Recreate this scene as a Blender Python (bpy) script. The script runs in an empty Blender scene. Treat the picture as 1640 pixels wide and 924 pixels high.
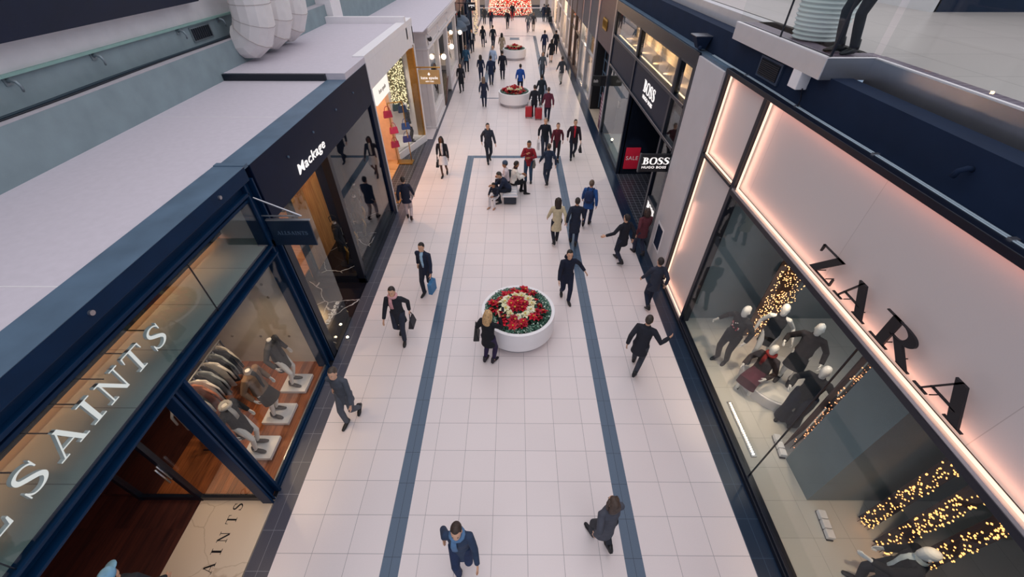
import bpy, bmesh, math, random
from mathutils import Vector, Matrix, Euler
random.seed(7)
C = bpy.context.scene.collection
PI = math.pi
# ------------------------------------------------------------------ camera model (image 1640 x 924)
FPX = 650.0; CAMH = 7.9; PITCH = math.atan(570/650); YAW = math.atan(4.7/864.5)
cP, sP = math.cos(PITCH), math.sin(PITCH)
FW = Vector((-math.sin(YAW)*cP, math.cos(YAW)*cP, -sP)); RT = Vector((math.cos(YAW), math.sin(YAW), 0))
UP = RT.cross(FW)
def at(u, v, z=0.0):
    """point of the horizontal plane z seen at a pixel of the photograph"""
    d = FW + RT*((u-820)/FPX) + UP*((462-v)/FPX)
    t = (z-CAMH)/d.z
    return Vector((d.x*t, d.y*t, z))
cd = bpy.data.cameras.new('camera'); cam = bpy.data.objects.new('camera', cd); C.objects.link(cam)
cam.location = (0, 0, CAMH)
cam.matrix_world = Matrix.Translation((0,0,CAMH)) @ Matrix((RT, UP, -FW)).transposed().to_4x4()
cd.sensor_width = 36; cd.lens = 36*FPX/1640; cd.clip_start = 0.05; cd.clip_end = 300
bpy.context.scene.camera = cam
# ------------------------------------------------------------------ materials
def lin(h):
    h = h.lstrip('#'); r = [int(h[i:i+2],16)/255 for i in (0,2,4)]
    return tuple(c/12.92 if c <= .04045 else ((c+.055)/1.055)**2.4 for c in r)
MATS = {}
def nodes_of(name):
    m = bpy.data.materials.new(name); m.use_nodes = True
    n = m.node_tree.nodes; n.clear(); o = n.new('ShaderNodeOutputMaterial')
    return m, n, m.node_tree.links, o
def mat(name, col, rough=.6, metal=0, var=.06, scale=6., bump=0., spec=.5):
    """principled surface with a procedural noise variation"""
    if name in MATS: return MATS[name]
    m, n, l, o = nodes_of(name)
    p = n.new('ShaderNodeBsdfPrincipled'); l.new(p.outputs[0], o.inputs[0])
    p.inputs['Roughness'].default_value = rough; p.inputs['Metallic'].default_value = metal
    p.inputs['Specular IOR Level'].default_value = spec
    tc = n.new('ShaderNodeTexCoord'); nz = n.new('ShaderNodeTexNoise'); nz.inputs['Scale'].default_value = scale
    nz.inputs['Detail'].default_value = 4
    l.new(tc.outputs['Object'], nz.inputs['Vector'])
    r = n.new('ShaderNodeValToRGB'); c = lin(col) if isinstance(col, str) else col
    r.color_ramp.elements[0].position = .3; r.color_ramp.elements[1].position = .7
    r.color_ramp.elements[0].color = tuple(x*(1-var) for x in c)+(1,)
    r.color_ramp.elements[1].color = tuple(min(1,x*(1+var)) for x in c)+(1,)
    l.new(nz.outputs['Fac'], r.inputs[0]); l.new(r.outputs[0], p.inputs['Base Color'])
    if bump:
        b = n.new('ShaderNodeBump'); b.inputs['Strength'].default_value = bump; b.inputs['Distance'].default_value = .01
        l.new(nz.outputs['Fac'], b.inputs['Height']); l.new(b.outputs[0], p.inputs['Normal'])
    MATS[name] = m; return m
def emit(name, col, s):
    if name in MATS: return MATS[name]
    m, n, l, o = nodes_of(name); e = n.new('ShaderNodeEmission')
    e.inputs[0].default_value = lin(col)+(1,); e.inputs[1].default_value = s
    l.new(e.outputs[0], o.inputs[0]); MATS[name] = m; return m
def glass(name, tint='#f2f6f5', ior=1.6, rough=0.0, refl=1.0):
    if name in MATS: return MATS[name]
    m, n, l, o = nodes_of(name)
    t = n.new('ShaderNodeBsdfTransparent'); t.inputs[0].default_value = lin(tint)+(1,)
    g = n.new('ShaderNodeBsdfGlossy'); g.inputs['Roughness'].default_value = rough
    g.inputs['Color'].default_value = (refl,refl,refl,1)
    f = n.new('ShaderNodeFresnel'); gm = n.new('ShaderNodeNewGeometry'); io = n.new('ShaderNodeMix')   # same reflectance from both sides of the sheet
    io.inputs[2].default_value = ior; io.inputs[3].default_value = 1/ior; l.new(gm.outputs['Backfacing'], io.inputs[0]); l.new(io.outputs[0], f.inputs[0])
    mx = n.new('ShaderNodeMixShader'); l.new(f.outputs[0], mx.inputs[0]); l.new(t.outputs[0], mx.inputs[1]); l.new(g.outputs[0], mx.inputs[2])
    l.new(mx.outputs[0], o.inputs[0]); MATS[name] = m; return m
def tiles(name, base, joint, sx, sy, ox=0, oy=0, w=.006, rough=.35, var=.05, axes='XY', spec=.5, per=.03):
    """stone slabs with joints, object coordinates"""
    if name in MATS: return MATS[name]
    m, n, l, o = nodes_of(name)
    p = n.new('ShaderNodeBsdfPrincipled'); l.new(p.outputs[0], o.inputs[0]); p.inputs['Roughness'].default_value = rough
    p.inputs['Specular IOR Level'].default_value = spec
    tc = n.new('ShaderNodeTexCoord'); sp = n.new('ShaderNodeSeparateXYZ'); l.new(tc.outputs['Object'], sp.inputs[0])
    def mth(op, a, b=None):
        q = n.new('ShaderNodeMath'); q.operation = op
        for i, x in enumerate((a, b)):
            if x is None: continue
            if isinstance(x, (int, float)): q.inputs[i].default_value = x
            else: l.new(x, q.inputs[i])
        return q.outputs[0]
    ds = []; ids = []
    for ax, s, off in ((axes[0], sx, ox), (axes[1], sy, oy)):
        v = mth('DIVIDE', mth('SUBTRACT', sp.outputs[ax], off), s)
        fr = mth('FRACT', v); ids.append(mth('FLOOR', v))
        ds.append(mth('MULTIPLY', mth('MINIMUM', fr, mth('SUBTRACT', 1., fr)), s))
    d = mth('MINIMUM', ds[0], ds[1]); line = mth('LESS_THAN', d, w/2)
    cmb = n.new('ShaderNodeCombineXYZ'); l.new(ids[0], cmb.inputs[0]); l.new(ids[1], cmb.inputs[1])
    wn = n.new('ShaderNodeTexWhiteNoise'); l.new(cmb.outputs[0], wn.inputs[0])
    nz = n.new('ShaderNodeTexNoise'); nz.inputs['Scale'].default_value = 60; nz.inputs['Detail'].default_value = 5
    l.new(tc.outputs['Object'], nz.inputs[0])
    k = mth('ADD', mth('ADD', mth('MULTIPLY', mth('SUBTRACT', wn.outputs[0], .5), per*2), 1.), mth('MULTIPLY', mth('SUBTRACT', nz.outputs['Fac'], .5), var*2))
    hs = n.new('ShaderNodeHueSaturation'); hs.inputs['Color'].default_value = lin(base)+(1,); l.new(k, hs.inputs['Value'])
    mx = n.new('ShaderNodeMix'); mx.data_type = 'RGBA'; l.new(line, mx.inputs[0]); l.new(hs.outputs[0], mx.inputs[6]); mx.inputs[7].default_value = lin(joint)+(1,)
    l.new(mx.outputs[2], p.inputs['Base Color']); MATS[name] = m; return m
def wood(name, a, b, rough=.4, axis='X', scale=2., plank=.14):
    if name in MATS: return MATS[name]
    m, n, l, o = nodes_of(name)
    p = n.new('ShaderNodeBsdfPrincipled'); l.new(p.outputs[0], o.inputs[0]); p.inputs['Roughness'].default_value = rough
    tc = n.new('ShaderNodeTexCoord'); mp = n.new('ShaderNodeMapping'); l.new(tc.outputs['Object'], mp.inputs[0])
    s = {'X':(1,14,14),'Y':(14,1,14),'Z':(14,14,1)}[axis]; mp.inputs['Scale'].default_value = s
    nz = n.new('ShaderNodeTexNoise'); nz.inputs['Scale'].default_value = scale; nz.inputs['Detail'].default_value = 6; nz.inputs['Distortion'].default_value = .6
    l.new(mp.outputs[0], nz.inputs[0])
    mp2 = n.new('ShaderNodeMapping'); l.new(tc.outputs['Object'], mp2.inputs[0])
    s2 = {'X':(.5,1/plank,1/plank),'Y':(1/plank,.5,1/plank),'Z':(1/plank,1/plank,.4)}[axis]; mp2.inputs['Scale'].default_value = s2
    sn = n.new('ShaderNodeVectorMath'); sn.operation = 'FLOOR'; l.new(mp2.outputs[0], sn.inputs[0])
    wn = n.new('ShaderNodeTexWhiteNoise'); l.new(sn.outputs[0], wn.inputs[0])
    ad = n.new('ShaderNodeMath'); ad.operation = 'MULTIPLY_ADD'; l.new(wn.outputs[0], ad.inputs[0]); ad.inputs[1].default_value = .35; l.new(nz.outputs['Fac'], ad.inputs[2])
    r = n.new('ShaderNodeValToRGB'); r.color_ramp.elements[0].position = .4; r.color_ramp.elements[1].position = .9
    r.color_ramp.elements[0].color = lin(a)+(1,); r.color_ramp.elements[1].color = lin(b)+(1,)
    l.new(ad.outputs[0], r.inputs[0]); l.new(r.outputs[0], p.inputs['Base Color']); MATS[name] = m; return m
def marble(name, base, vein, rough=.2, scale=1.2, width=.03, axis=None):
    if name in MATS: return MATS[name]
    m, n, l, o = nodes_of(name)
    p = n.new('ShaderNodeBsdfPrincipled'); l.new(p.outputs[0], o.inputs[0]); p.inputs['Roughness'].default_value = rough
    tc = n.new('ShaderNodeTexCoord'); nz = n.new('ShaderNodeTexNoise'); nz.inputs['Scale'].default_value = 2; nz.inputs['Detail'].default_value = 4
    l.new(tc.outputs['Object'], nz.inputs[0])
    mx0 = n.new('ShaderNodeMix'); mx0.data_type = 'VECTOR'; mx0.inputs[0].default_value = .22; l.new(tc.outputs['Object'], mx0.inputs[4]); l.new(nz.outputs['Color'], mx0.inputs[5])
    v = n.new('ShaderNodeTexVoronoi'); v.feature = 'DISTANCE_TO_EDGE'; v.inputs['Scale'].default_value = scale; l.new(mx0.outputs[1], v.inputs['Vector'])
    r = n.new('ShaderNodeValToRGB'); r.color_ramp.elements[0].position = 0; r.color_ramp.elements[1].position = width
    r.color_ramp.elements[0].color = lin(vein)+(1,); r.color_ramp.elements[1].color = lin(base)+(1,)
    l.new(v.outputs['Distance'], r.inputs[0]); l.new(r.outputs[0], p.inputs['Base Color']); MATS[name] = m; return m

M_floor = tiles('floor_tile', '#e8dcdc', '#a39b9f', .61, .61, ox=-.061, oy=.0, w=.008, rough=.33, var=.04, per=.02)
M_band = tiles('blue_stone_band', '#52657c', '#2c3b4c', .3, .61, w=.008, rough=.24, var=.12)
M_edgeL = tiles('charcoal_stone_edge', '#4c4d5b', '#8e8f99', .2, .61, w=.006, rough=.35, var=.15)
M_edgeR = tiles('navy_stone_edge', '#15283f', '#3d5068', .2, .61, w=.006, rough=.3, var=.15)
M_darktile = tiles('charcoal_small_tile', '#2f323c', '#8b8f9a', .2, .2, w=.012, rough=.4, var=.1)
M_steel = mat('navy_painted_steel', '#032747', .45, 0, .12, 3, spec=.2)
M_steeltop = mat('sky_tinted_navy_metal', '#5b7288', .45, .2, .18, 2)  # sky reflection put into the lighter coping colour; also plain blue-grey metal
M_navy = mat('dark_navy_panel', '#051530', .5, 0, .1, 2, spec=.2)
M_black = mat('blue_black_metal', '#0b1524', .35, 0, .1, 3)
M_roof = mat('pale_roof_board', '#cec6cf', .85, 0, .03, 9)
M_teal = mat('teal_grey_plaster', '#8a9a9f', .9, 0, .08, 2.5, .2)
M_palewall = mat('pale_plaster', '#dcd9da', .9, 0, .05, 3)
M_screen = mat('navy_banner', '#04122e', .5, 0, .1, 3)
M_white = mat('white_paint', '#efeaec', .45, 0, .02, 5)
M_cream = mat('cream_paint', '#e0d9da', .5, 0, .03, 4)
M_duct = mat('white_duct_cover', '#e5dfdd', .6, 0, .04, 4)
M_brass = mat('brushed_brass', '#b98f4d', .3, .9, .1, 8)
M_gold = mat('gold_sign', '#b79a6b', .5, .1, .05, 8)
M_concrete = mat('warm_concrete', '#c9bfb2', .8, 0, .08, 3)
M_sat = mat('satin_steel', '#c3c2c7', .28, .9, .06, 3)
M_satw = mat('bright_satin_steel', '#dcd8da', .35, .5, .04, 3)
M_grey = mat('grey_stone_cladding', '#c6c1c4', .6, 0, .03, 2)
M_slate = mat('slate_wall', '#15243d', .8, 0, .12, 2, spec=.2)
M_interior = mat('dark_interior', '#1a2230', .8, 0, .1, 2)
M_greyint = mat('grey_interior', '#7c878c', .8, 0, .05, 2)
M_zfloor = tiles('pale_interior_tile', '#cfc9c2', '#a39e99', .61, .61, w=.006, rough=.4, var=.03)
M_wood = wood('red_brown_wood', '#6d3a22', '#b3693d', .35, 'Y', 2, .12)
M_wooddark = wood('dark_wood', '#2a1518', '#512a24', .4, 'Y', 2, .12)
M_oak = wood('oak_panel', '#a8683a', '#dba065', .45, 'Z', 1.5, .35)
M_oakfloor = wood('oak_floor', '#b98252', '#e0b583', .4, 'X', 1.5, .15)
M_blackmarble = marble('black_marble', '#161722', '#e0dcdf', .15, 1.1, .012)
M_creammarble = marble('cream_marble', '#d8c6b2', '#c0ac97', .25, 1.3, .012)
M_glass = glass('shop_glass', '#f8faf9', 1.24)
M_glassz = glass('window_glass', '#f2f6f6', 1.23)
M_glassg = glass('greenish_glass', '#f1f8f7', 1.35)
M_ink = mat('black_letter', '#101018', .4, 0, .05, 5)
M_letter = mat('white_letter', '#f7f3f4', .4, 0, .02, 5)
M_soil = mat('dark_soil', '#2b2320', .95, 0, .3, 30)
M_litwhite = emit('lit_white_letter', '#fff6f4', .95)
# ------------------------------------------------------------------ mesh builder
def frame(o, r, u):
    r = Vector(r).normalized(); u = Vector(u).normalized(); nn = r.cross(u)
    o = Vector(o); return lambda x, y, z=0.: o + r*x + u*y + nn*z
class MB:
    def __init__(s): s.v = []; s.f = []; s.m = []
    def add(s, vs, fs, mi=0):
        k = len(s.v); s.v += [Vector(p) for p in vs]; s.f += [tuple(i+k for i in f) for f in fs]; s.m += [mi]*len(fs); return s
    def box(s, x0, x1, y0, y1, z0, z1, mi=0, rot=None):
        if x0 > x1: x0, x1 = x1, x0
        if y0 > y1: y0, y1 = y1, y0
        vs = [(x0,y0,z0),(x1,y0,z0),(x1,y1,z0),(x0,y1,z0),(x0,y0,z1),(x1,y0,z1),(x1,y1,z1),(x0,y1,z1)]
        if rot:
            c, q = rot; c = Vector(c); vs = [c + q @ (Vector(p)-c) for p in vs]
        return s.add(vs, [(0,3,2,1),(4,5,6,7),(0,1,5,4),(1,2,6,5),(2,3,7,6),(3,0,4,7)], mi)
    def prism(s, poly, fr, d0, d1, mi=0):
        n = len(poly); vs = [fr(x, y, d0) for x, y in poly]+[fr(x, y, d1) for x, y in poly]
        return s.add(vs, [tuple(range(n))[::-1], tuple(range(n, 2*n))]+[(i, (i+1) % n, n+(i+1) % n, n+i) for i in range(n)], mi)
    def strip(s, A, B, fr, d0, d1, mi=0, closed=False):
        n = len(A); vs = [fr(*p, d0) for p in A]+[fr(*p, d0) for p in B]+[fr(*p, d1) for p in A]+[fr(*p, d1) for p in B]
        f = []
        for i in range(n if closed else n-1):
            j = (i+1) % n
            f += [(i, n+i, n+j, j), (2*n+i, 2*n+j, 3*n+j, 3*n+i), (i, j, 2*n+j, 2*n+i), (n+i, 3*n+i, 3*n+j, n+j)]
        if not closed: f += [(0, 2*n, 3*n, n), (n-1, 2*n-1, 4*n-1, 3*n-1)]
        return s.add(vs, f, mi)
    def tube(s, pts, rad, n=8, mi=0, cap=True, up=(0,0,1), flat=1.0):
        """rings swept along a polyline; rad = radius per point or (rx, ry)"""
        P = [Vector(p) for p in pts]; R = rad if isinstance(rad, (list, tuple)) else [rad]*len(P)
        k = len(s.v); ref = None
        for i, p in enumerate(P):
            t = (P[min(i+1, len(P)-1)]-P[max(i-1, 0)]).normalized()
            if ref is None:
                ref = Vector(up) if abs(t.dot(Vector(up))) < .95 else Vector((0,1,0)) if abs(t.y) < .9 else Vector((1,0,0))
            a = (ref - t*ref.dot(t)).normalized(); b = t.cross(a); ref = a
            r = R[i]; rx, ry = r if isinstance(r, (list, tuple)) else (r, r*flat)
            for j in range(n):
                th = 2*PI*j/n; s.v.append(p + b*(rx*math.cos(th)) + a*(ry*math.sin(th)))
        for i in range(len(P)-1):
            for j in range(n):
                q = (j+1) % n; s.f.append((k+i*n+j, k+i*n+q, k+(i+1)*n+q, k+(i+1)*n+j)); s.m.append(mi)
        if cap:
            s.f.append(tuple(k+j for j in range(n))[::-1]); s.f.append(tuple(k+(len(P)-1)*n+j for j in range(n))); s.m += [mi]*2
        return s
    def loft(s, rings, n=16, mi=0, cap=True, xf=None):
        """rings of (cx, cy, z, rx, ry)"""
        k = len(s.v)
        for (cx, cy, z, rx, ry) in rings:
            for j in range(n):
                th = 2*PI*j/n; p = Vector((cx+rx*math.cos(th), cy+ry*math.sin(th), z)); s.v.append(xf(p) if xf else p)
        for i in range(len(rings)-1):
            for j in range(n):
                q = (j+1) % n; s.f.append((k+i*n+j, k+i*n+q, k+(i+1)*n+q, k+(i+1)*n+j)); s.m.append(mi)
        if cap:
            s.f.append(tuple(k+j for j in range(n))[::-1]); s.f.append(tuple(k+(len(rings)-1)*n+j for j in range(n))); s.m += [mi]*2
        return s
    def ball(s, c, r, mi=0, nu=10, nv=7, xf=None):
        c = Vector(c); rx, ry, rz = (r, r, r) if isinstance(r, (int, float)) else r; k = len(s.v)
        def put(p): s.v.append(xf(p) if xf else p)
        put(c+Vector((0,0,-rz)))
        for i in range(1, nv):
            ph = -PI/2+PI*i/nv
            for j in range(nu):
                th = 2*PI*j/nu; put(c+Vector((rx*math.cos(ph)*math.cos(th), ry*math.cos(ph)*math.sin(th), rz*math.sin(ph))))
        put(c+Vector((0,0,rz))); top = len(s.v)-1
        for j in range(nu):
            q = (j+1) % nu
            s.f.append((k, k+1+q, k+1+j)); s.f.append((top, k+1+(nv-2)*nu+j, k+1+(nv-2)*nu+q)); s.m += [mi]*2
            for i in range(nv-2): s.f.append((k+1+i*nu+j, k+1+i*nu+q, k+1+(i+1)*nu+q, k+1+(i+1)*nu+j)); s.m.append(mi)
        return s
    def octa(s, c, r, mi=0):
        c = Vector(c); d = [Vector(q)*r for q in ((1,0,0),(0,1,0),(-1,0,0),(0,-1,0),(0,0,1),(0,0,-1))]
        return s.add([c+q for q in d], [(0,1,4),(1,2,4),(2,3,4),(3,0,4),(1,0,5),(2,1,5),(3,2,5),(0,3,5)], mi)
    def build(s, name, mats, parent=None, smooth=None, bevel=0, local=False, remesh=0, extra=None, recalc=True):
        if not isinstance(mats, (list, tuple)): mats = [mats]
        me = bpy.data.meshes.new(name); V = s.v
        off = Vector((0,0,0))
        if parent is not None and not local: off = world_loc(parent)
        elif parent is None and not local:
            xs = [p.x for p in V]; ys = [p.y for p in V]; zs = [p.z for p in V]
            off = Vector(((min(xs)+max(xs))/2, (min(ys)+max(ys))/2, min(zs)))
        me.from_pydata([tuple(p-off) for p in V], [], s.f); me.update()
        for i, p in enumerate(me.polygons): p.material_index = s.m[i]
        if recalc:
            bm = bmesh.new(); bm.from_mesh(me); bmesh.ops.recalc_face_normals(bm, faces=bm.faces); bm.to_mesh(me); bm.free()
        if remesh: me = remeshed(me, remesh)
        if extra is not None:          # further islands of the same mesh, kept sharp (eyes, lips)
            bm = bmesh.new(); bm.from_mesh(me); k = len(bm.verts)
            vs = [bm.verts.new(tuple(p-off)) for p in extra.v]
            for fi, f in enumerate(extra.f):
                q = bm.faces.new([vs[i] for i in f]); q.material_index = extra.m[fi]
            bm.to_mesh(me); bm.free()
        for m in mats: me.materials.append(m)
        if smooth is not None:
            me.polygons.foreach_set('use_smooth', [True]*len(me.polygons))
            if smooth < 3: me.set_sharp_from_angle(angle=smooth)
        o = bpy.data.objects.new(name, me); C.objects.link(o)
        if parent is not None: o.parent = parent
        else: o.location = off
        if bevel:
            b = o.modifiers.new('bevel', 'BEVEL'); b.width = bevel; b.segments = 2; b.limit_method = 'ANGLE'
        return o
def world_loc(o):
    p = Vector(o.location)
    while o.parent: o = o.parent; p += Vector(o.location)
    return p
def remeshed(me, voxel, it=3):
    o = bpy.data.objects.new('tmp', me); C.objects.link(o)
    r = o.modifiers.new('r', 'REMESH'); r.mode = 'VOXEL'; r.voxel_size = voxel
    q = o.modifiers.new('s', 'SMOOTH'); q.iterations = it; q.factor = .5
    dg = bpy.context.evaluated_depsgraph_get(); me2 = bpy.data.meshes.new_from_object(o.evaluated_get(dg))
    bpy.data.objects.remove(o); return me2
def tag(o, label=None, cat=None, group=None, kind=None):
    if label: o['label'] = label
    if cat: o['category'] = cat
    if group: o['group'] = group
    if kind: o['kind'] = kind
    return o
def thing(name, label, cat, loc=(0,0,0), rz=0, group=None):
    o = bpy.data.objects.new(name, None); C.objects.link(o); o.empty_display_size = .1
    o.location = loc; o.rotation_euler = (0,0,rz); return tag(o, label, cat, group)
def bx(name, m, parent, *a, bevel=0): return MB().box(*a).build(name, m, parent, bevel=bevel)
def struct(o): o['kind'] = 'structure'; return o
def copy_tree(o, parent=None):
    c = o.copy(); C.objects.link(c); c.parent = parent
    for ch in list(o.children): copy_tree(ch, c)
    return c
def lamp(kind, loc, power, col='#ffd9b0', size=.3, aim=None, spot=60, blend=.6, sy=None):
    L = bpy.data.lights.new(kind.lower()+'_lamp', kind); L.energy = power; L.color = lin(col)
    o = bpy.data.objects.new(kind.lower()+'_lamp', L); C.objects.link(o); o.location = loc
    if kind == 'AREA':
        L.size = size
        if sy: L.shape = 'RECTANGLE'; L.size_y = sy
    else: L.shadow_soft_size = size
    if kind == 'SPOT': L.spot_size = math.radians(spot); L.spot_blend = blend
    if aim is not None: o.rotation_euler = (Vector(aim)-Vector(loc)).to_track_quat('-Z', 'Y').to_euler()
    return o
# ------------------------------------------------------------------ lettering
def diag(p, q, w):
    (x0, y0), (x1, y1) = p, q; return [(x0-w/2, y0), (x0+w/2, y0), (x1+w/2, y1), (x1-w/2, y1)]
def rct(x0, y0, x1, y1): return [(x0, y0), (x1, y0), (x1, y1), (x0, y1)]
def catmull(P, k=5):
    out = []
    for i in range(len(P)-1):
        a, b, c, d = P[max(i-1, 0)], P[i], P[i+1], P[min(i+2, len(P)-1)]
        for t in range(k):
            t /= k
            out.append(tuple(.5*(2*b[j]+(c[j]-a[j])*t+(2*a[j]-5*b[j]+4*c[j]-d[j])*t*t+(3*b[j]-a[j]-3*c[j]+d[j])*t**3) for j in range(len(b))))
    return out+[P[-1]]
def curve(P):
    Q = catmull(P); A = []; B = []
    for i, (x, y, w) in enumerate(Q):
        x0, y0 = Q[max(i-1, 0)][:2]; x1, y1 = Q[min(i+1, len(Q)-1)][:2]; L = math.hypot(x1-x0, y1-y0) or 1
        nx, ny = -(y1-y0)/L, (x1-x0)/L
        A.append((x+nx*w/2, y+ny*w/2)); B.append((x-nx*w/2, y-ny*w/2))
    return ('c', A, B)
def serif_glyph(ch, T=.15, t=.05, S=.045):
    """a capital of unit height: (width, polygons and curves)"""
    if ch == 'I': return .42, [rct(.21-T/2, 0, .21+T/2, 1), rct(0, 0, .42, S), rct(0, 1-S, .42, 1)]
    if ch == 'L': return .68, [rct(.21-T/2, 0, .21+T/2, 1), rct(0, 1-S, .42, 1), rct(0, 0, .66, S), [(.6, 0), (.66, 0), (.68, .28), (.65, .28)]]
    if ch == 'T': return .84, [rct(.42-T/2, 0, .42+T/2, 1), rct(.22, 0, .62, S), rct(.02, 1-S, .82, 1), [(0, .72), (.03, .72), (.08, 1), (.02, 1)], [(.81, .72), (.84, .72), (.82, 1), (.76, 1)]]
    if ch == 'A': return .96, [diag((.13, 0), (.47, 1), t), diag((.8, 0), (.46, 1), T*1.1), rct(.22, .3, .7, .3+S), rct(0, 0, .27, S), rct(.62, 0, .96, S)]
    if ch == 'N': return .92, [rct(.14, 0, .14+t, 1), rct(.74, 0, .74+t, 1), diag((.74, 0), (.15, 1), T*1.1), rct(0, 0, .32, S), rct(.6, 1-S, .92, 1), rct(.0, 1-S, .2, 1)]
    if ch == 'Z': return .8, [rct(.04, 1-S, .78, 1), rct(0, 0, .78, S), diag((.1, 0), (.68, 1), T*1.25), [(.04, .72), (.07, .72), (.1, 1), (.04, 1)], [(.74, 0), (.78, 0), (.78, .28), (.75, .28)]]
    if ch == 'R': return .9, [rct(.15, 0, .15+T, 1), rct(0, 0, .42, S), rct(0, 1-S, .3, 1), curve([(.28, .975, S), (.45, .97, t*1.2), (.6, .88, T*.8), (.64, .74, T), (.58, .6, T*.8), (.45, .525, t), (.28, .52, S)]), diag((.78, .0), (.46, .52), T*1.15), rct(.66, 0, .92, S)]
    if ch == 'B': return .78, [rct(.14, 0, .14+T, 1), rct(0, 0, .4, S), rct(0, 1-S, .4, 1), curve([(.25, .975, S), (.42, .96, t), (.55, .86, T*.8), (.57, .75, T), (.52, .61, T*.7), (.4, .53, t), (.25, .525, S)]), curve([(.25, .525, S), (.45, .52, t), (.62, .42, T*.8), (.65, .27, T), (.6, .12, T*.8), (.45, .03, t), (.25, .025, S)])]
    if ch == 'O': return .9, [curve([(.45, .97, t), (.2, .88, T*.7), (.1, .5, T), (.2, .12, T*.7), (.45, .03, t), (.7, .12, T*.7), (.8, .5, T), (.7, .88, T*.7), (.45, .97, t)])]
    if ch == 'S': return .66, [curve([(.56, .72, .02), (.53, .87, .05), (.4, .96, t), (.24, .95, t*1.5), (.12, .85, T*.75), (.12, .7, T*.95), (.22, .6, T*1.05), (.36, .5, T*1.1), (.5, .38, T*1.05), (.54, .24, T*.9), (.45, .1, T*.7), (.3, .035, t*1.2), (.15, .06, t), (.07, .16, t), (.04, .3, .02)]), [(.54, .7), (.58, .7), (.58, .98), (.55, .98)], [(.02, .02), (.05, .02), (.06, .3), (.02, .3)]]
def put_glyph(mb, ch, fr, x, y, h, d0, d1, wscale=1., mi=0, **k):
    w, sh = serif_glyph(ch, **k)
    for q in sh:
        if q[0] == 'c':
            mb.strip([(x+a*h*wscale, y+b*h) for a, b in q[1]], [(x+a*h*wscale, y+b*h) for a, b in q[2]], fr, d0, d1, mi)
        else: mb.prism([(x+a*h*wscale, y+b*h) for a, b in q], fr, d0, d1, mi)
    return w*h*wscale
_txt = {}
def text(mb, s, fr, x, y, h, d0, d1, align='CENTER', bold=0., shear=0., mi=0, sx=1.):
    """plain lettering from Blender's built-in typeface"""
    key = (s, bold, shear, align)
    if key not in _txt:
        cu = bpy.data.curves.new('t', 'FONT'); cu.body = s; cu.align_x = align; cu.offset = bold; cu.shear = shear; cu.extrude = .5; cu.resolution_u = 3; cu.space_character = 1.08
        o = bpy.data.objects.new('t', cu); C.objects.link(o); dg = bpy.context.evaluated_depsgraph_get()
        me = bpy.data.meshes.new_from_object(o.evaluated_get(dg)); _txt[key] = ([tuple(v.co) for v in me.vertices], [tuple(p.vertices) for p in me.polygons])
        bpy.data.objects.remove(o); bpy.data.meshes.remove(me)
    V, F = _txt[key]; cap = .73
    mb.add([fr(x+a*h/cap*sx, y+b*h/cap, d0+(c+.5)*(d1-d0)) for a, b, c in V], F, mi); return mb
# ------------------------------------------------------------------ the setting: floor of the arcade
YE = 60.
def flat(name, m, x0, x1, y0, y1, z=0., th=.05, kind='structure', parent=None):
    o = MB().box(x0, x1, y0, y1, z-th, z).build(name, m, parent)
    if kind: o['kind'] = kind
    return o
M_floor_out = tiles('floor_tile_side', '#e8dcdc', '#a39b9f', .61, .61, ox=.3, oy=.03, w=.008, rough=.33, var=.04, per=.02)
M_floor_mid = tiles('floor_tile_middle', '#e8dcdc', '#a39b9f', .61, .61, ox=.252, oy=.03, w=.008, rough=.33, var=.04, per=.02)
flat('floor', M_floor_mid, -1.875, 1.875, -2, YE)
flat('floor', M_floor_out, 2.177, 4.0, -2, YE)
flat('floor', M_floor_out, -4.0, -2.177, -2, YE)
for sx in (-1, 1):
    a, b = sorted((sx*1.875, sx*2.177))
    flat('trim_1', M_band, a, b, -2, 18.49); flat('trim_2', M_band, a, b, 27.3, 48)
    flat('floor', M_floor_mid, a, b, 18.49, 27.3); flat('floor', M_floor_mid, a, b, 48, YE)
flat('trim_3', M_band, -1.875, 1.875, 18.22, 18.49, .002, .002)
flat('trim_4', M_band, -1.875, 1.875, 27.25, 27.38, .002, .002)
flat('trim_5', M_band, -1.875, 1.875, 47.8, 48, .002, .002)
flat('trim_6', M_edgeL, -4.4, -4.0, -2, 20.5); flat('trim_7', M_edgeL, -4.4, -4.0, 20.5, YE)
flat('trim_8', M_edgeR, 4.0, 4.42, -2, YE)
flat('floor', M_interior, -14, 14, -3, 80, -.06, .1)
# ------------------------------------------------------------------ left side: back wall over the shop roofs
XW = -7.55
w = MB().box(XW-.3, XW, -2, 46, 4.6, 5.76).build('wall_left', M_teal); struct(w)
w = MB().box(XW-.42, XW-.35, -2, 46, 5.6, 6.26).build('wall_left', M_teal); struct(w)
struct(MB().box(XW-.36, XW+.002, -2, 46, 5.755, 5.766).build('trim_14', mat('pale_ledge', '#b9b3b9', .8)))
w = MB().box(XW-.6, XW-.34, -2, 46, 6.26, 9.5).build('wall_left', M_palewall); struct(w)
struct(MB().box(XW-.36, XW-.28, -2, 46, 6.215, 6.26).build('trim_9', mat('verdigris_lip', '#8fb3ab', .5)))
t = thing('banner', 'huge dark navy banner hung on the upper left wall', 'banner', (-7.7,6,6.29))
MB().box(-7.70, -7.62, -2, 11.9, 6.66, 9.6).build('sheet', M_screen, t)
MB().box(-7.90, -7.70, -2, 11.8, 6.70, 6.76).build('mounting_rail', M_palewall, t)
t = thing('cable_run', 'pair of long dark cables lying along the ledge of the teal wall', 'cable', (-7.6,6,5.76))
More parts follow.
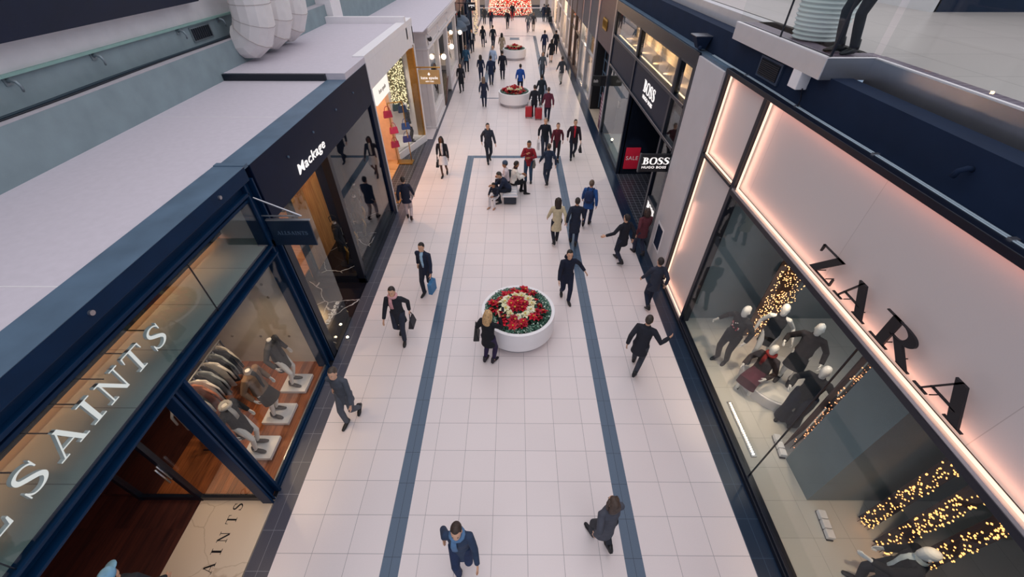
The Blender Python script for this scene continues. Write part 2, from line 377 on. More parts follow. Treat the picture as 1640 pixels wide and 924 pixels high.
for k, (dx, zz, r) in enumerate(((-.16, 5.78, .012), (-.23, 5.79, .024))):
    MB().tube([(XW+dx+.03*math.sin(y*1.1+k), y, zz) for y in [i*.5-2 for i in range(31)]], r, 6).build('cable', mat('teal_black_cable', '#1c3340', .5) if k else M_black, t, smooth=3)
for i, y in enumerate((6.83, 8.54, 11.08, 12.79)):
    lab = ('grey wall hook on the upper teal wall, nearest the left picture edge', 'grey wall hook on the teal wall below the middle of the navy banner', 'grey wall hook just before the louvred vent on the teal wall', 'grey wall hook above the louvred vent, beside the white ducts')[i]
    t = thing('wall_hook', lab, 'hook', (XW-.35, y, 6.1), group='hooks on the upper teal wall')
    MB().tube([(0,0,.06),(.06,0,.08),(.14,0,.05),(.17,0,-.02),(.15,0,-.09)], [.035,.03,.026,.022,.016], 8).build('hook', mat('galvanised', '#8b979d', .4, .6), t, smooth=3, local=True)
    MB().box(0,.02,-.06,.06,-.0,.13).build('plate', mat('galvanised', '#8b979d', .4, .6), t, local=True)
t = thing('louvre_vent', 'dark louvred vent on the teal wall below the ducts', 'vent', (XW-.35, 11.9, 5.86))
MB().box(0,.03,-.42,.42,0,.3).build('frame', mat('galvanised', '#8b979d', .4, .6), t, local=True)
m = MB()
for k in range(9): m.box(.03,.05,-.38+k*.085,-.33+k*.085,.03,.27)
m.build('louvre', M_black, t, local=True)
# roofs of the left shops
flat('ceiling', M_roof, XW, -4.9, -2, 11.5, 5.0, .12)
struct(MB().box(XW, -4.4, 11.55, 19.2, 5.0, 5.16).build('ceiling', M_roof))
struct(MB().box(XW, -4.9, 11.45, 11.56, 4.99, 5.155).build('trim_10', M_black))
struct(MB().box(XW-.3, -4.4, 19.2, 19.4, 4.6, 5.38).build('wall_1', M_white))
struct(MB().box(-8.6, -7.3, 19.5, 20.6, 4.2, 6.2).build('wall_2', M_white))
flat('ceiling', M_roof, XW, -4.0, 20.6, 36, 4.66, .036)
m = MB()
for y in (3.3, 8.7): m.box(XW+.02, -4.95, y, y+.012, 5.0, 5.004)
m.build('trim_11', M_white)['kind'] = 'structure'
# white ducts
for i, y in enumerate((12.9, 14.05, 15.2)):
    lab = ('front white segmented duct elbow on the left roof', 'middle white duct elbow of three on the left roof', 'rear white duct elbow of three on the left roof')[i]
    t = thing('duct_elbow', lab, 'duct', (-7.0, y, 5.16), group='white duct elbows')
    P = [(.0,0,4.2),(.02,0,2.0),(.05,0,1.35),(0,0,.95),(-.15,0,.65),(-.36,0,.5),(-.56,0,.48)]
    m = MB().tube(P, [.44,.46,.5,.5,.49,.46,.42], 14, up=(0,1,0)); m.build('cover', M_duct, t, local=True, smooth=.25)
    m = MB()
    for k in (2,3,4): m.tube([Vector(P[k])-(Vector(P[k+1])-Vector(P[k-1])).normalized()*.008, Vector(P[k])+(Vector(P[k+1])-Vector(P[k-1])).normalized()*.008], .505, 14, up=(0,1,0))
    m.build('seam', mat('duct_seam', '#b9aeab', .7), t, local=True)
# ------------------------------------------------------------------ left shop 1 : navy steel shop with wooden floor
X = -4.4
A = thing('shopfront', 'navy steel shopfront at the left edge with big white serif letters', 'shopfront', (X, 2.5, 0))
MB().box(-4.9, X, -2, 6.25, 4.80, 5.03).build('parapet', M_steel, A, bevel=.012)
MB().box(-4.905, X+.004, -2, 6.25, 5.03, 5.036).build('coping', M_steeltop, A)
MB().box(-4.9, X-.002, 6.25, 6.36, 4.99, 5.05).build('coping', M_steeltop, A)
MB().box(-4.55, X-.08, -2, 6.1, 4.55, 4.80).box(-4.5, X, -2, 6.1, 4.61, 4.66).box(-4.5, X-.05, -2, 6.1, 4.5, 4.55).build('beam', M_steel, A, bevel=.006)
MB().box(-4.5, X-.09, -2, 6.1, 3.44, 3.6).box(-4.52, X, -2, 6.1, 3.575, 3.615).box(-4.52, X+.02, -2, 6.1, 3.41, 3.445).build('transom', M_steel, A, bevel=.006)
MB().box(-4.66, X, 6.05, 6.09, 0, 4.8).box(-4.66, X, 6.3, 6.34, 0, 4.8).box(-4.66, X-.1, 6.09, 6.3, 0, 4.8).build('column', M_steel, A, bevel=.006)
MB().box(-4.6, X, 2.98, 3.02, 0, 3.42).box(-4.62, X-.08, 3.02, 3.2, 0, 3.42).box(-4.6, X+.03, 3.2, 3.25, 0, 3.42).box(-4.6, X, 3.05, 3.08, 0, 3.42).build('post', M_steel, A, bevel=.006)
MB().box(-4.5, X, 3.25, 6.05, 0, .07).box(-4.5, X-.03, 3.25, 6.05, .07, .13).build('sill', M_steel, A, bevel=.006)
MB().box(-4.50, -4.47, 3.25, 6.05, .13, .16).build('sill_trim', M_sat, A)
MB().box(-4.452, -4.44, 3.25, 6.05, .13, 3.42).build('window_pane', M_glass, A)
MB().box(-4.452, -4.44, -2, 6.05, 3.6, 4.5).build('sign_pane', M_glassg, A)
for y in (1.05, 4.35):
    MB().box(-4.456, -4.436, y-.004, y+.004, 3.62, 4.5).build('glass_joint', M_black, A)
MB().box(-5.7, -4.5, -2, 6.3, 3.55, 3.6).build('shelf', tiles('shelf_panel', '#9aa3a1', '#6d7375', 9, .9, ox=4.5, oy=.2, w=.012, rough=.5), A)
MB().box(-5.7, -5.64, -2, 6.3, 3.6, 3.9).build('cove_back', M_cream, A)
MB().box(-5.5, -5.42, -2, 6.3, 3.7, 4.86).build('back_panel', M_black, A)
MB().box(-5.5, -4.6, -2, 6.3, 4.82, 4.86).build('soffit', M_black, A)
MB().box(-5.5, -4.6, 6.3, 6.36, 3.6, 4.9).build('end_panel', M_cream, A)
MB().box(-5.62, -5.54, -2, 6.2, 3.74, 3.78).build('cove_light', emit('warm_cove', '#ff9a55', 2.5), A)
for y in (.6, 1.4, 2.2, 3.0, 3.8, 4.6, 5.4): lamp('SPOT', (-5.38, y, 4.4), 15, '#ffb584', .04, (-5.36, y, 3.6), 90, 1)
# screws on the parapet
for y in (2.98, 5.42):
    MB().tube([(X, y, 4.93), (X+.03, y, 4.93)], .03, 10).build('bolt', M_sat, A, smooth=.5)
# the sign letters (front faces given an added glow to stay bright white)
M_glow = emit('brightened_letter', '#f7eeee', .74)
S = thing('shop_sign', 'large white serif letters on rods behind the glass of the left shop', 'sign', (-4.6, 2.2, 3.6))
fr = frame((-4.62, 0, 3.845), (0,1,0), (0,0,1))
for ch, y0, wd in (('L', .98, .40), ('S', 1.55, .27), ('A', 1.90, .36), ('I', 2.33, .17), ('N', 2.575, .33), ('T', 2.97, .28), ('S', 3.36, .25), ('L', .52, .40), ('A', .05, .36)):
    w0 = serif_glyph(ch)[0]; m = MB(); put_glyph(m, ch, fr, y0, 0, .315, 0, .045, wd/(w0*.315), T=.13); lt = m.build('letter', [M_glow, M_letter], S)
    for q in lt.data.polygons: q.material_index = 0 if q.normal.x > .9 else 1
    MB().tube([fr(y0+wd*.5, .27, 0), fr(y0+wd*.5, .27, -.79)], .008, 6).build('rod', M_black, lt)
# interior of that shop
struct(MB().box(-6.6, -4.5, 3.1, 6.2, -.05, .09).build('floor', M_wood)); struct(MB().box(-10, -6.6, 3.1, 6.2, -.05, .09).build('floor', M_wooddark)); struct(MB().box(-10, -5.76, -2, 3.1, -.05, .005).build('floor', M_wooddark))
T = thing('threshold', 'cream marble doorstep with engraved dark letters', 'threshold', (-5.08, 1.5, 0))
MB().box(-5.76, -4.42, -2, 3.1, -.05, .004).build('slab', M_creammarble, T)
fr = frame((-5.0, 0, .004), (0,1,0), (-1,0,0))
m = MB()
for ch, y0, wd in (('S', 1.52, .13), ('A', 1.88, .17), ('I', 2.16, .09), ('N', 2.34, .17), ('T', 2.63, .15), ('S', 2.86, .13)):
    w0 = serif_glyph(ch)[0]; m = MB(); put_glyph(m, ch, fr, y0, -.06, .17, 0, .004, wd/(w0*.17)); m.build('letter', M_ink, T)
struct(MB().box(-10, -4.66, 6.2, 6.34, 0, 3.55).build('wall_3', M_concrete))
m = MB()
for x in (-5.1, -5.75, -6.4):
    for z in (2.2, 2.55, 1.0): m.tube([(x, 6.185, z), (x, 6.2, z)], .03, 8)
m.build('wall_4', mat('tie_hole', '#8d8276', .8))['kind'] = 'structure'
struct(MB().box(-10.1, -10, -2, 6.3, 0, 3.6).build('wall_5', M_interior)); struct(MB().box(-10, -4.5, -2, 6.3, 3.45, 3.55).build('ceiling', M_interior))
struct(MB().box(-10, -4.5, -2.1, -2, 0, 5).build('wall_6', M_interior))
D = thing('glass_door', 'open glass door with dark stiles and steel pull handles in the left doorway', 'door', (-5.76, 2.9, 0))
st_ = MB().box(-5.80, -5.72, 3.02, 3.1, 0, 3.0).build('stile', M_black, D); MB().box(-6.9, -6.82, 3.02, 3.1, 0, 3.0).build('stile', M_black, D)
MB().box(-6.82, -5.8, 3.03, 3.09, 0, .14).build('rail', M_black, D); MB().box(-6.82, -5.8, 3.03, 3.09, 2.9, 3.0).build('rail', M_black, D)
MB().box(-6.82, -5.8, 3.055, 3.065, .14, 2.9).build('pane', M_glass, D)
for dx in (-.02, .0):
    MB().tube([(-5.76+dx, 2.95-dx*3, .95), (-5.76+dx, 2.95-dx*3, 1.4)], .016, 8).build('pull_handle', M_sat, st_, smooth=3)
G = thing('glass_screen', 'clear glass side screen with dark bottom rail beside the marble doorstep', 'screen', (-5, 3.08, 0))
MB().box(-5.72, -4.62, 3.03, 3.1, 0, .13).build('bottom_rail', M_black, G); MB().box(-5.72, -4.62, 3.055, 3.065, .13, 3.4).build('pane', M_glass, G)
for p in ((-4.9, 4.2), (-4.9, 5.3), (-5.6, 4.9)): lamp('SPOT', (p[0]-.3, p[1], 3.4), 60, '#ffd9ae', .05, (p[0]-.1, p[1], .2), 80, .6)
lamp('POINT', (-7.2, 1.2, 3.0), 22, '#ffb080', .2); lamp('SPOT', (-5.1, 2.2, 3.4), 60, '#ffe0bd', .1, (-5.1, 2.2, 0), 70, .8)
# blade sign
S = thing('blade_sign', 'dark hanging blade sign with faint engraved letters on a steel bracket', 'sign', (-4.0, 6.16, 3.5))
MB().box(-4.38, -3.62, 6.14, 6.18, 3.56, 4.08).build('board', mat('ink_board', '#0c2136', .4, 0, .1, 3), S, bevel=.006)
MB().box(-4.38, -3.6, 6.13, 6.19, 4.085, 4.10).build('top_bar', M_sat, S); MB().tube([(-4.42, 6.16, 4.17), (-3.75, 6.16, 4.17)], .014, 8).build('bracket_bar', M_sat, S)
MB().tube([(-4.42, 6.16, 4.52), (-3.72, 6.16, 4.17)], .016, 8).build('stay_rod', M_sat, S)
m = MB(); fr = frame((-4.0, 6.14, 3.79), (1,0,0), (0,0,1))
x = -.27
for ch in 'ALLSAINTS': x += put_glyph(m, ch, fr, x, 0, .075, 0, .004)+.006
m.build('lettering', mat('dull_letter', '#52667c', .5), S)
# ------------------------------------------------------------------ left shop 2 : dark navy box with oak window
B = thing('shopfront', 'dark navy box shopfront with slanted white lettering and oak window', 'shopfront', (X, 9.8, 0))
MB().box(-4.9, X, 6.4, 13.35, 3.93, 5.0).build('fascia', M_navy, B, bevel=.01)
MB().box(-4.9, X+.003, 6.37, 13.35, 5.0, 5.008).build('coping', M_steeltop, B)
MB().box(-4.75, X+.01, 13.0, 13.35, 0, 3.95).build('corner_post', M_navy, B, bevel=.01)
MB().box(-4.74, X+.03, 13.35, 13.40, 0, 4.3).build('edge_strip', M_white, B)
MB().box(-4.62, X-.02, 9.25, 9.42, 0, 3.95).build('post', M_black, B); MB().box(-4.62, X-.02, 6.4, 6.6, 0, 3.95).build('post', M_black, B)
MB().box(-5.95, -5.8, 9.25, 9.42, 0, 3.95).build('post', M_black, B)
MB().box(-5.95, X+.03, 9.25, 13.0, 0, .16).build('plinth', M_black, B); MB().box(-4.66, X-.0, 9.3, 13.0, .16, .25).box(-5.95, -4.66, 9.26, 9.40, .16, .25).build('sill', M_black, B)
MB().box(-5.9, -4.66, 9.4, 13.0, .16, .2).build('window_floor', M_blackmarble, B)
MB().box(-4.46, -4.448, 9.42, 13.0, .25, 3.93).build('window_pane', M_glassz, B); MB().box(-5.8, -4.62, 9.33, 9.342, .25, 3.93).build('side_pane', M_glass, B)
MB().box(-4.46, -4.448, 6.6, 7.75, .04, 3.93).build('screen_pane', M_glassg, B)
MB().box(-4.5, X, 6.6, 7.75, 0, .05).build('screen_rail', M_black, B)
MB().box(-6.0, -5.9, 9.3, 11.3, .16, 3.9).build('oak_wall', M_oak, B); MB().box(-6.0, -5.9, 11.3, 13.2, .16, 3.9).build('unlit_wall', M_slate, B); MB().box(-5.9, -4.75, 13.05, 13.2, .16, 3.9).build('unlit_wall', M_slate, B)  # slate tone puts the unlit far end of the window into the colour
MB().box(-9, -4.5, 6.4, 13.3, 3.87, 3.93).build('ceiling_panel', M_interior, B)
S = thing('shop_sign', 'white bold slanted lettering on the dark navy fascia', 'sign', (X, 8.7, 4.1))
m = MB(); fr = frame((X+.002, 7.75, 4.16), (0,1,0), (0,0,1)); text(m, 'Mackage', fr, 0, 0, .21, 0, .012, 'LEFT', .004, .12, sx=1.42); m.build('lettering', M_litwhite, S)
for y in (7.6, 8.9, 10.4, 11.8): MB().tube([(X, y, 4.62), (X+.02, y, 4.62)], .025, 8).build('bolt', M_steeltop, B)
struct(MB().box(-6.4, -4.42, 6.36, 9.3, -.05, .004).build('floor', M_blackmarble))
struct(MB().box(-9, -6.4, 6.36, 13.3, -.05, .004).build('floor', M_oakfloor)); struct(MB().box(-9.1, -9, 6.36, 13.3, 0, 3.9).build('wall_7', M_oak))
m = MB(); fr = frame((-4.95, 7.35, .0045), (0,1,0), (-1,0,0)); text(m, 'Mackage', fr, 0, 0, .16, 0, .003, 'LEFT', .02, .1, sx=1.3); tag(m.build('floor_lettering', M_letter), 'white lettering set into the black marble entrance floor', 'lettering')
for i, (y, x) in enumerate(((7.05, -4.30), (7.5, -4.62))):
    t = thing('floor_light', ('small glowing floor light outside the glass screen', 'small glowing floor light just inside the glass screen')[i], 'light', (x, y, 0), group='floor lights by the marble entrance')
    MB().loft([(0,0,0,.05,.05),(0,0,.02,.05,.05),(0,0,.024,.035,.035)], 14).build('bezel', M_sat, t, local=True); MB().ball((0,0,.03), (.03,.03,.02)).build('lens', emit('spark', '#ffe2b0', 14), t, local=True)
for p in ((-5.5, 9.8), (-5.5, 11.0)): lamp('SPOT', (p[0], p[1], 3.8), 60, '#ffcf9a', .05, (p[0]-.2, p[1], .2), 80, .7)
lamp('POINT', (-7.5, 8, 3.3), 90, '#ffc48a', .3); lamp('POINT', (-7.5, 11, 3.3), 70, '#ffc48a', .3)
# ------------------------------------------------------------------ left shop 3 : white shop with brass frames and gift window
K = thing('shopfront', 'white shopfront with a warm lit doorway and brass framed gift window', 'shopfront', (X, 17, 0))
MB().box(-4.9, X, 13.42, 20.5, 4.25, 5.0).build('fascia', M_white, K, bevel=.012); MB().box(-4.75, X+.003, 13.36, 20.5, 5.0, 5.19).build('coping', M_white, K)
MB().box(-4.78, -4.43, 20.26, 20.34, 0, 4.25).build('brass_post', M_brass, K, bevel=.01); MB().box(-4.43, X, 20.3, 20.46, 0, 4.9).build('post', M_white, K)
MB().box(-4.9, -4.5, 14.0, 15.7, 3.6, 4.2).build('lightbox', emit('lightbox', '#fff4ea', .9), K)
m = MB(); fr = frame((-4.5, 14.85, 3.85), (0,1,0), (0,0,1)); text(m, 'kate spade', fr, 0, 0, .14, 0, .01); m.build('lightbox_lettering', mat('grey_letter', '#a9a29c', .5), K)
def slab(p, q, t, z0, z1):
    p = Vector(p+(0,)); q = Vector(q+(0,)); n_ = (q-p).normalized().cross(Vector((0,0,1)))*t/2
    return MB().add([p-n_+Vector((0,0,z0)), q-n_+Vector((0,0,z0)), q+n_+Vector((0,0,z0)), p+n_+Vector((0,0,z0)), p-n_+Vector((0,0,z1)), q-n_+Vector((0,0,z1)), q+n_+Vector((0,0,z1)), p+n_+Vector((0,0,z1))], [(0,3,2,1),(4,5,6,7),(0,1,5,4),(1,2,6,5),(2,3,7,6),(3,0,4,7)])
slab((-5.3, 18.0), (-4.45, 20.35), .012, .3, 4.2).build('window_pane', M_glass, K); slab((-5.3, 18.0), (-4.45, 20.35), .14, 0, .3).build('stall_riser', M_white, K)
slab((-5.42, 17.94), (-5.28, 18.02), .1, 0, 4.2).build('casing', mat('blush_casing', '#d9b9a0', .5), K); slab((-5.3, 18.0), (-4.45, 20.35), .07, 4.12, 4.25).build('window_head', M_white, K)
MB().add([(-5.33,18.0,.22),(-4.5,20.3,.22),(-7.2,20.3,.22),(-7.2,18.0,.22),(-5.33,18.0,.3),(-4.5,20.3,.3),(-7.2,20.3,.3),(-7.2,18.0,.3)], [(0,1,2,3),(4,5,6,7),(0,1,5,4),(1,2,6,5),(2,3,7,6),(3,0,4,7)]).build('window_floor', M_white, K)
m = MB()
for k in range(9): m.box(-6.3, -6.2, 18.05+k*.25, 18.2+k*.25, .3, 4.2)
m.build('slatted_back', M_cream, K)
MB().box(-6.35, -6.3, 18.0, 20.4, 0, 4.2).build('back_wall', M_cream, K); MB().box(-6.3, -5.42, 17.96, 18.0, 0, 4.2).build('partition', mat('blush_casing', '#d9b9a0', .5), K); MB().box(-7.2, -4.5, 20.3, 20.4, 0, 4.2).build('end_wall', M_cream, K)
struct(MB().box(-9, -4.42, 13.4, 20.45, -.05, .003).build('floor', M_darktile)); struct(MB().box(-9, -5.2, 13.45, 17.95, -.05, .02).build('floor', M_oakfloor))
MB().box(-9, -4.5, 13.45, 20.4, 4.2, 4.25).build('ceiling_panel', M_white, K); MB().box(-9.1, -9, 13.4, 20.4, 0, 4.2).build('rear_wall', M_oakfloor, K); MB().box(-9, -4.75, 13.42, 13.5, 0, 4.2).build('side_wall', M_cream, K)
lamp('POINT', (-6.6, 15.6, 3.7), 170, '#ffcb95', .2); lamp('SPOT', (-5.4, 19.2, 4.1), 130, '#fff0dd', .1, (-5.3, 19.3, .3), 120, .8)
def light_curtain(label, p, q, z0, z1, nb, r, back, parent=None, seed=1, bulbcol='#ffc98a', st=9, jit=.04):
    rnd = random.Random(seed); p = Vector(p); q = Vector(q)
    t = thing('light_curtain', label, 'fairy lights', ((p.x+q.x)/2, (p.y+q.y)/2, z0), group=None)
    m = MB(); L = (q-p).length; d = (q-p).normalized(); n_ = max(4, int(L/.07)); nr = Vector((-d.y, d.x, 0))
    for i in range(n_):
        b = p + d*(L*(i+.5)/n_); m.tube([(b.x, b.y, z1), (b.x+.01, b.y, (z0+z1)/2), (b.x, b.y, z0)], .004, 4)
    m.tube([(p.x, p.y, z1), (q.x, q.y, z1)], .012, 6); m.build('wires', mat('dark_wire', '#2a1d18', .6), t)
    sg = -1 if nr.x*(p.x+q.x)+nr.y*(p.y+q.y) > 0 else 1
    if back: slab((p.x-sg*nr.x*.1, p.y-sg*nr.y*.1), (q.x-sg*nr.x*.1, q.y-sg*nr.y*.1), .02, z0, z1).build('backing', mat(back[0], back[1], .7), t)
    m = MB()
    for i in range(nb):
        b = p + d*(L*rnd.random()) + nr*rnd.uniform(-jit, jit); m.octa((b.x, b.y, rnd.uniform(z0+.05, z1)), r*rnd.uniform(.8,1.3))
    o = m.build('bulbs', emit('bulb'+bulbcol, bulbcol, st), t); o['kind'] = 'stuff'; return t
light_curtain('hanging curtain of small gold and green lights in the white shop window', (-5.75, 20.1, 0), (-5.0, 20.12, 0), 1.5, 4.1, 480, .026, ('moss_backing', '#6d6a55'), seed=3, bulbcol='#ffe9b8', st=1.3)
S = thing('blade_sign', 'gold hanging sign with white lettering outside the white shop', 'sign', (-3.9, 20.0, 2.7))
MB().box(-4.3, -3.36, 19.97, 20.03, 2.72, 3.3).build('board', M_gold, S, bevel=.01); MB().tube([(-4.42, 20, 3.40), (-3.3, 20, 3.40)], .03, 8).build('bar', M_brass, S)
for x in (-4.2, -3.46): MB().tube([(x, 20, 3.3), (x, 20, 3.4)], .012, 6).build('hanger', M_brass, S)
fr = frame((-3.83, 19.97, 2.93), (1,0,0), (0,0,1)); m = MB(); text(m, 'kate spade', fr, 0, 0, .12, 0, .01, bold=.01); text(m, 'NEW YORK', fr, 0, -.12, .05, 0, .01, bold=.02)
m.prism([(-.06,.2),(0,.14),(.06,.2),(0,.28)], fr, 0, .01); m.build('lettering', M_litwhite, S)
# bags on brass poles in the doorway
t = thing('display_stand', 'two thin brass poles on a flat bronze base at the white shop doorway', 'stand', (-4.95, 17.7, 0))
MB().box(-5.3, -4.6, 17.5, 17.95, .003, .05).build('base', M_brass, t, bevel=.01)
MB().tube([(-5.25, 17.6, .05), (-5.25, 17.6, 2.6)], .022, 8).build('pole', M_brass, t); MB().tube([(-4.7, 17.85, .05), (-4.7, 17.85, 2.6)], .022, 8).build('pole', M_brass, t)
MB().tube([(-5.25, 17.6, 2.6), (-4.7, 17.85, 2.6)], .022, 8).build('cross_bar', M_brass, t)
t = thing('floor_mat', 'worn bronze metal mat beside the navy corner post', 'mat', (-4.6, 14.4, 0)); MB().box(-4.95, -4.42, 14.0, 14.8, .003, .03).build('frame', M_brass, t); MB().box(-4.9, -4.46, 14.06, 14.74, .03, .036).build('infill', mat('brown_coir', '#5d4a3c', .9, 0, .3, 40), t)
def handbag(name, label, loc, rz, col, s=1., group=None, cat='handbag', strap=True):
    t = thing(name, label, cat, loc, rz, group)
    m = MB().add([(-.15*s,-.06*s,0),(.15*s,-.06*s,0),(.15*s,.06*s,0),(-.15*s,.06*s,0),(-.13*s,-.02*s,.22*s),(.13*s,-.02*s,.22*s),(.13*s,.02*s,.22*s),(-.13*s,.02*s,.22*s)], [(0,3,2,1),(4,5,6,7),(0,1,5,4),(1,2,6,5),(2,3,7,6),(3,0,4,7)])
    m.build('body', mat('leather'+col, col, .45, 0, .1, 8), t, local=True, bevel=.015*s)
    if strap: MB().tube([(.09*s*math.cos(a), 0, .2*s+.16*s*math.sin(a)) for a in [PI*i/8 for i in range(9)]], .011*s, 6).build('handle', mat('leather'+col, col, .45), t, local=True, smooth=3)
    return t
for i, (x, y, z, c, lab) in enumerate(((-5.3, 17.55, 2.05, '#8f2347', 'dark pink handbag hanging highest on the left brass pole'), (-5.2, 17.65, 1.35, '#b3305c', 'pink square handbag hanging at mid height on the brass stand'), (-5.25, 17.62, .75, '#a02a50', 'small rose handbag hanging lowest on the brass stand'), (-4.75, 17.9, 2.15, '#233a5e', 'navy handbag hanging high on the right brass pole'), (-4.72, 17.88, 1.45, '#2f4f8c', 'blue square handbag halfway down the right brass pole'), (-4.75, 17.85, .9, '#3a3f7c', 'small indigo handbag low on the right brass pole'), (-5.25, 18.9, 1.9, '#1f4a52', 'dark teal handbag hanging in front of the light curtain'))):
    handbag('handbag', lab, (x, y, z), .5, c, 1.25)
    if i == 6: MB().tube([(-5.25, 18.9, 2.35), (-5.25, 18.9, 4.12)], .006, 4).build('cord', M_brass, bpy.data.objects[[o.name for o in C.objects if o.get('label') == lab][0]])
# garments seen in the warm doorway
t = thing('garment_rail', 'brass clothes rail inside the warm lit white shop', 'rail', (-7.6, 15.6, 0.02)); MB().tube([(-8.4, 15.9, 1.75), (-6.6, 15.9, 1.75)], .015, 8).build('bar', M_brass, t)
for x in (-8.4, -6.6): MB().tube([(x, 15.9, .02), (x, 15.9, 1.75)], .015, 8).build('leg', M_brass, t)
def garment(label, p, col, rz=0., group=None, h=.75):
    g = thing('hanging_garment', label, 'garment', p, rz, group)
    MB().loft([(0,0,-h,.024,.22),(0,0,-h*.5,.026,.2),(0,0,-.16,.024,.2),(0,0,-.06,.02,.17),(0,0,-.02,.015,.05)], 12).build('cloth', mat('cloth'+col, col, .85, 0, .12, 9), g, local=True, smooth=3)
    MB().tube([(0,0,-.03),(0,0,.0),(0,.02,.03),(0,0,.05),(0,-.015,.035)], .006, 6).build('hanger_hook', M_sat, g, local=True)
    for sy in (-1, 1): MB().tube([(0, sy*.14, -.12), (0, sy*.26, -.35), (0, sy*.28, -.58)], [.026,.024,.02], 8).build('sleeve', mat('cloth'+col, col, .85), g, local=True, smooth=3)
    return g
for i, (c, l) in enumerate((('#3b2438', 'plum dress first on the brass rail of the warm shop'), ('#8c3b2f', 'rust red dress second on the brass rail of the warm shop'), ('#d9a441', 'mustard dress in the middle of the brass rail'), ('#4a2a4e', 'purple dress fourth on the brass rail of the warm shop'), ('#c0552f', 'orange dress last on the brass rail of the warm shop'))):
    garment(l, (-6.8-.33*i, 15.9, 1.7), c, 0, None, 1.1)
# ------------------------------------------------------------------ left shop 4 : cream panelled shop with globe lamps
X4 = -4.15
Q = thing('shopfront', 'cream panelled shopfront with cornice, arched side window and round lamps', 'shopfront', (X4, 28, 0))
MB().box(-7.5, X4, 22.0, 34.2, 3.75, 4.45).build('frieze', M_cream, Q, bevel=.02)
MB().box(-7.5, X4+.18, 21.82, 34.3, 4.45, 4.62).box(-7.5, X4+.09, 21.92, 34.3, 4.33, 4.45).build('cornice', M_cream, Q, bevel=.02); MB().box(-7.5, X4+.06, 21.95, 34.3, 3.68, 3.76).build('architrave', M_cream, Q, bevel=.01)
m = MB()
for y0, y1 in ((22.4, 25.4), (25.8, 29.2), (29.6, 33.6)):
    for a in ((y0, y1, 3.84, 3.88), (y0, y1, 4.24, 4.28), (y0, y0+.05, 3.84, 4.28), (y1-.05, y1, 3.84, 4.28)): m.box(X4, X4+.025, a[0], a[1], a[2], a[3])
m.build('frieze_moulding', M_white, Q)
for y in (22.0, 25.2, 28.9, 33.5):
    MB().box(X4-.25, X4, y, y+.38, 0, 3.72).build('pilaster', M_cream, Q, bevel=.015)
for y0, y1 in ((22.38, 25.2), (29.28, 33.5)):
    MB().box(X4-.2, X4-.02, y0, y1, 0, .85).build('stall_riser', M_cream, Q, bevel=.01)
    MB().box(X4-.05, X4+.0, y0+.15, y1-.15, .15, .2).box(X4-.05, X4, y0+.15, y1-.15, .65, .7).box(X4-.05, X4, y0+.15, y0+.2, .2, .65).box(X4-.05, X4, y1-.2, y1-.15, .2, .65).build('riser_moulding', M_white, Q)
    MB().box(X4-.12, X4-.108, y0, y1, .85, 3.7).build('window_pane', M_glass, Q)

for a in ((-7.4, X4-.3, 21.9, 22.3, -.02, .12), (X4-.3, X4+.05, 21.95, 25.55, -.02, .1), (X4-.3, X4+.05, 28.9, 33.9, -.02, .1)): MB().box(*a).build('base', M_cream, Q, bevel=.01)
# side facing the camera, with an arched opening
MB().box(-7.4, -6.2, 22.02, 22.2, 0, 3.7).box(-4.75, X4-.25, 22.02, 22.2, 0, 3.7).box(-6.2, -4.75, 22.02, 22.2, 0, .75).build('side_wall', M_cream, Q)
arc = [(-.725+1.45*i/16, 2.5+.725*math.sin(math.acos(max(-1, min(1, -1+2*i/16))))) for i in range(17)]
fr = frame((-5.475, 22.02, 0), (1,0,0), (0,0,1)); MB().prism(arc[::-1]+[(-.725, 3.7), (.725, 3.7)], fr, 0, -.18).build('arch_spandrel', M_cream, Q)
MB().tube([fr(x, z, .03) for x, z in arc], .05, 8).build('arch_moulding', M_white, Q, smooth=3); MB().box(-6.2, -4.75, 22.12, 22.13, .75, 3.3).build('arch_pane', M_glass, Q)
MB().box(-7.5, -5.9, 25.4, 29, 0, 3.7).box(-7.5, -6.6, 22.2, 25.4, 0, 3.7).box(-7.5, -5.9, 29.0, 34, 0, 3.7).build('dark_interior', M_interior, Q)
MB().box(-5.86, -5.8, 26.1, 28.2, 0, 2.6).build('door_leaf', M_black, Q, bevel=.01); MB().box(-5.8, -5.78, 26.25, 28.05, .4, 2.45).build('door_pane', M_glass, Q)
MB().box(X4-.4, X4-.2, 25.58, 28.9, 3.3, 3.7).build('door_head', M_cream, Q)
struct(MB().box(-7.5, X4, 20.5, 22.02, -.05, .002).build('floor', M_floor)); struct(MB().box(-7.5, X4-.02, 22.02, 34.2, -.05, .002).build('floor', M_darktile))
struct(MB().box(-7.5, -7.4, 20.4, 22.1, 0, 4.6).build('wall_8', M_cream))
for i, (y, z) in enumerate(((25.0, 2.72), (28.6, 2.55), (33.7, 2.5))):
    t = thing('globe_lamp', ('glowing globe lamp on the first pilaster of the cream shop', 'glowing globe lamp at the far side of the cream shop doorway', 'glowing globe lamp at the far end of the cream shop')[i], 'lamp', (X4+.0, y+.39, z), group='globe lamps of the cream shop')
    MB().tube([(0,0,.1),(.12,0,.14),(.2,0,.1)], .02, 8).build('bracket', M_brass, t, local=True); MB().ball((.22,0,0), .14, nu=16, nv=10).build('globe', emit('globe', '#ffe9d2', 3.2), t, local=True, smooth=3)
t = thing('security_camera', 'white dome security camera under the cream cornice', 'camera', (X4+.12, 22.3, 4.1)); MB().box(-.12, .02, -.08, .08, .06, .14).build('bracket', M_white, t, local=True); MB().ball((0,0,0), .11, nu=14, nv=8).build('dome', M_ink, t, local=True, smooth=3)
t = thing('sandwich_board', 'brown leaning board in the dark doorway of the cream shop', 'board', (-4.3, 26.4, 0))
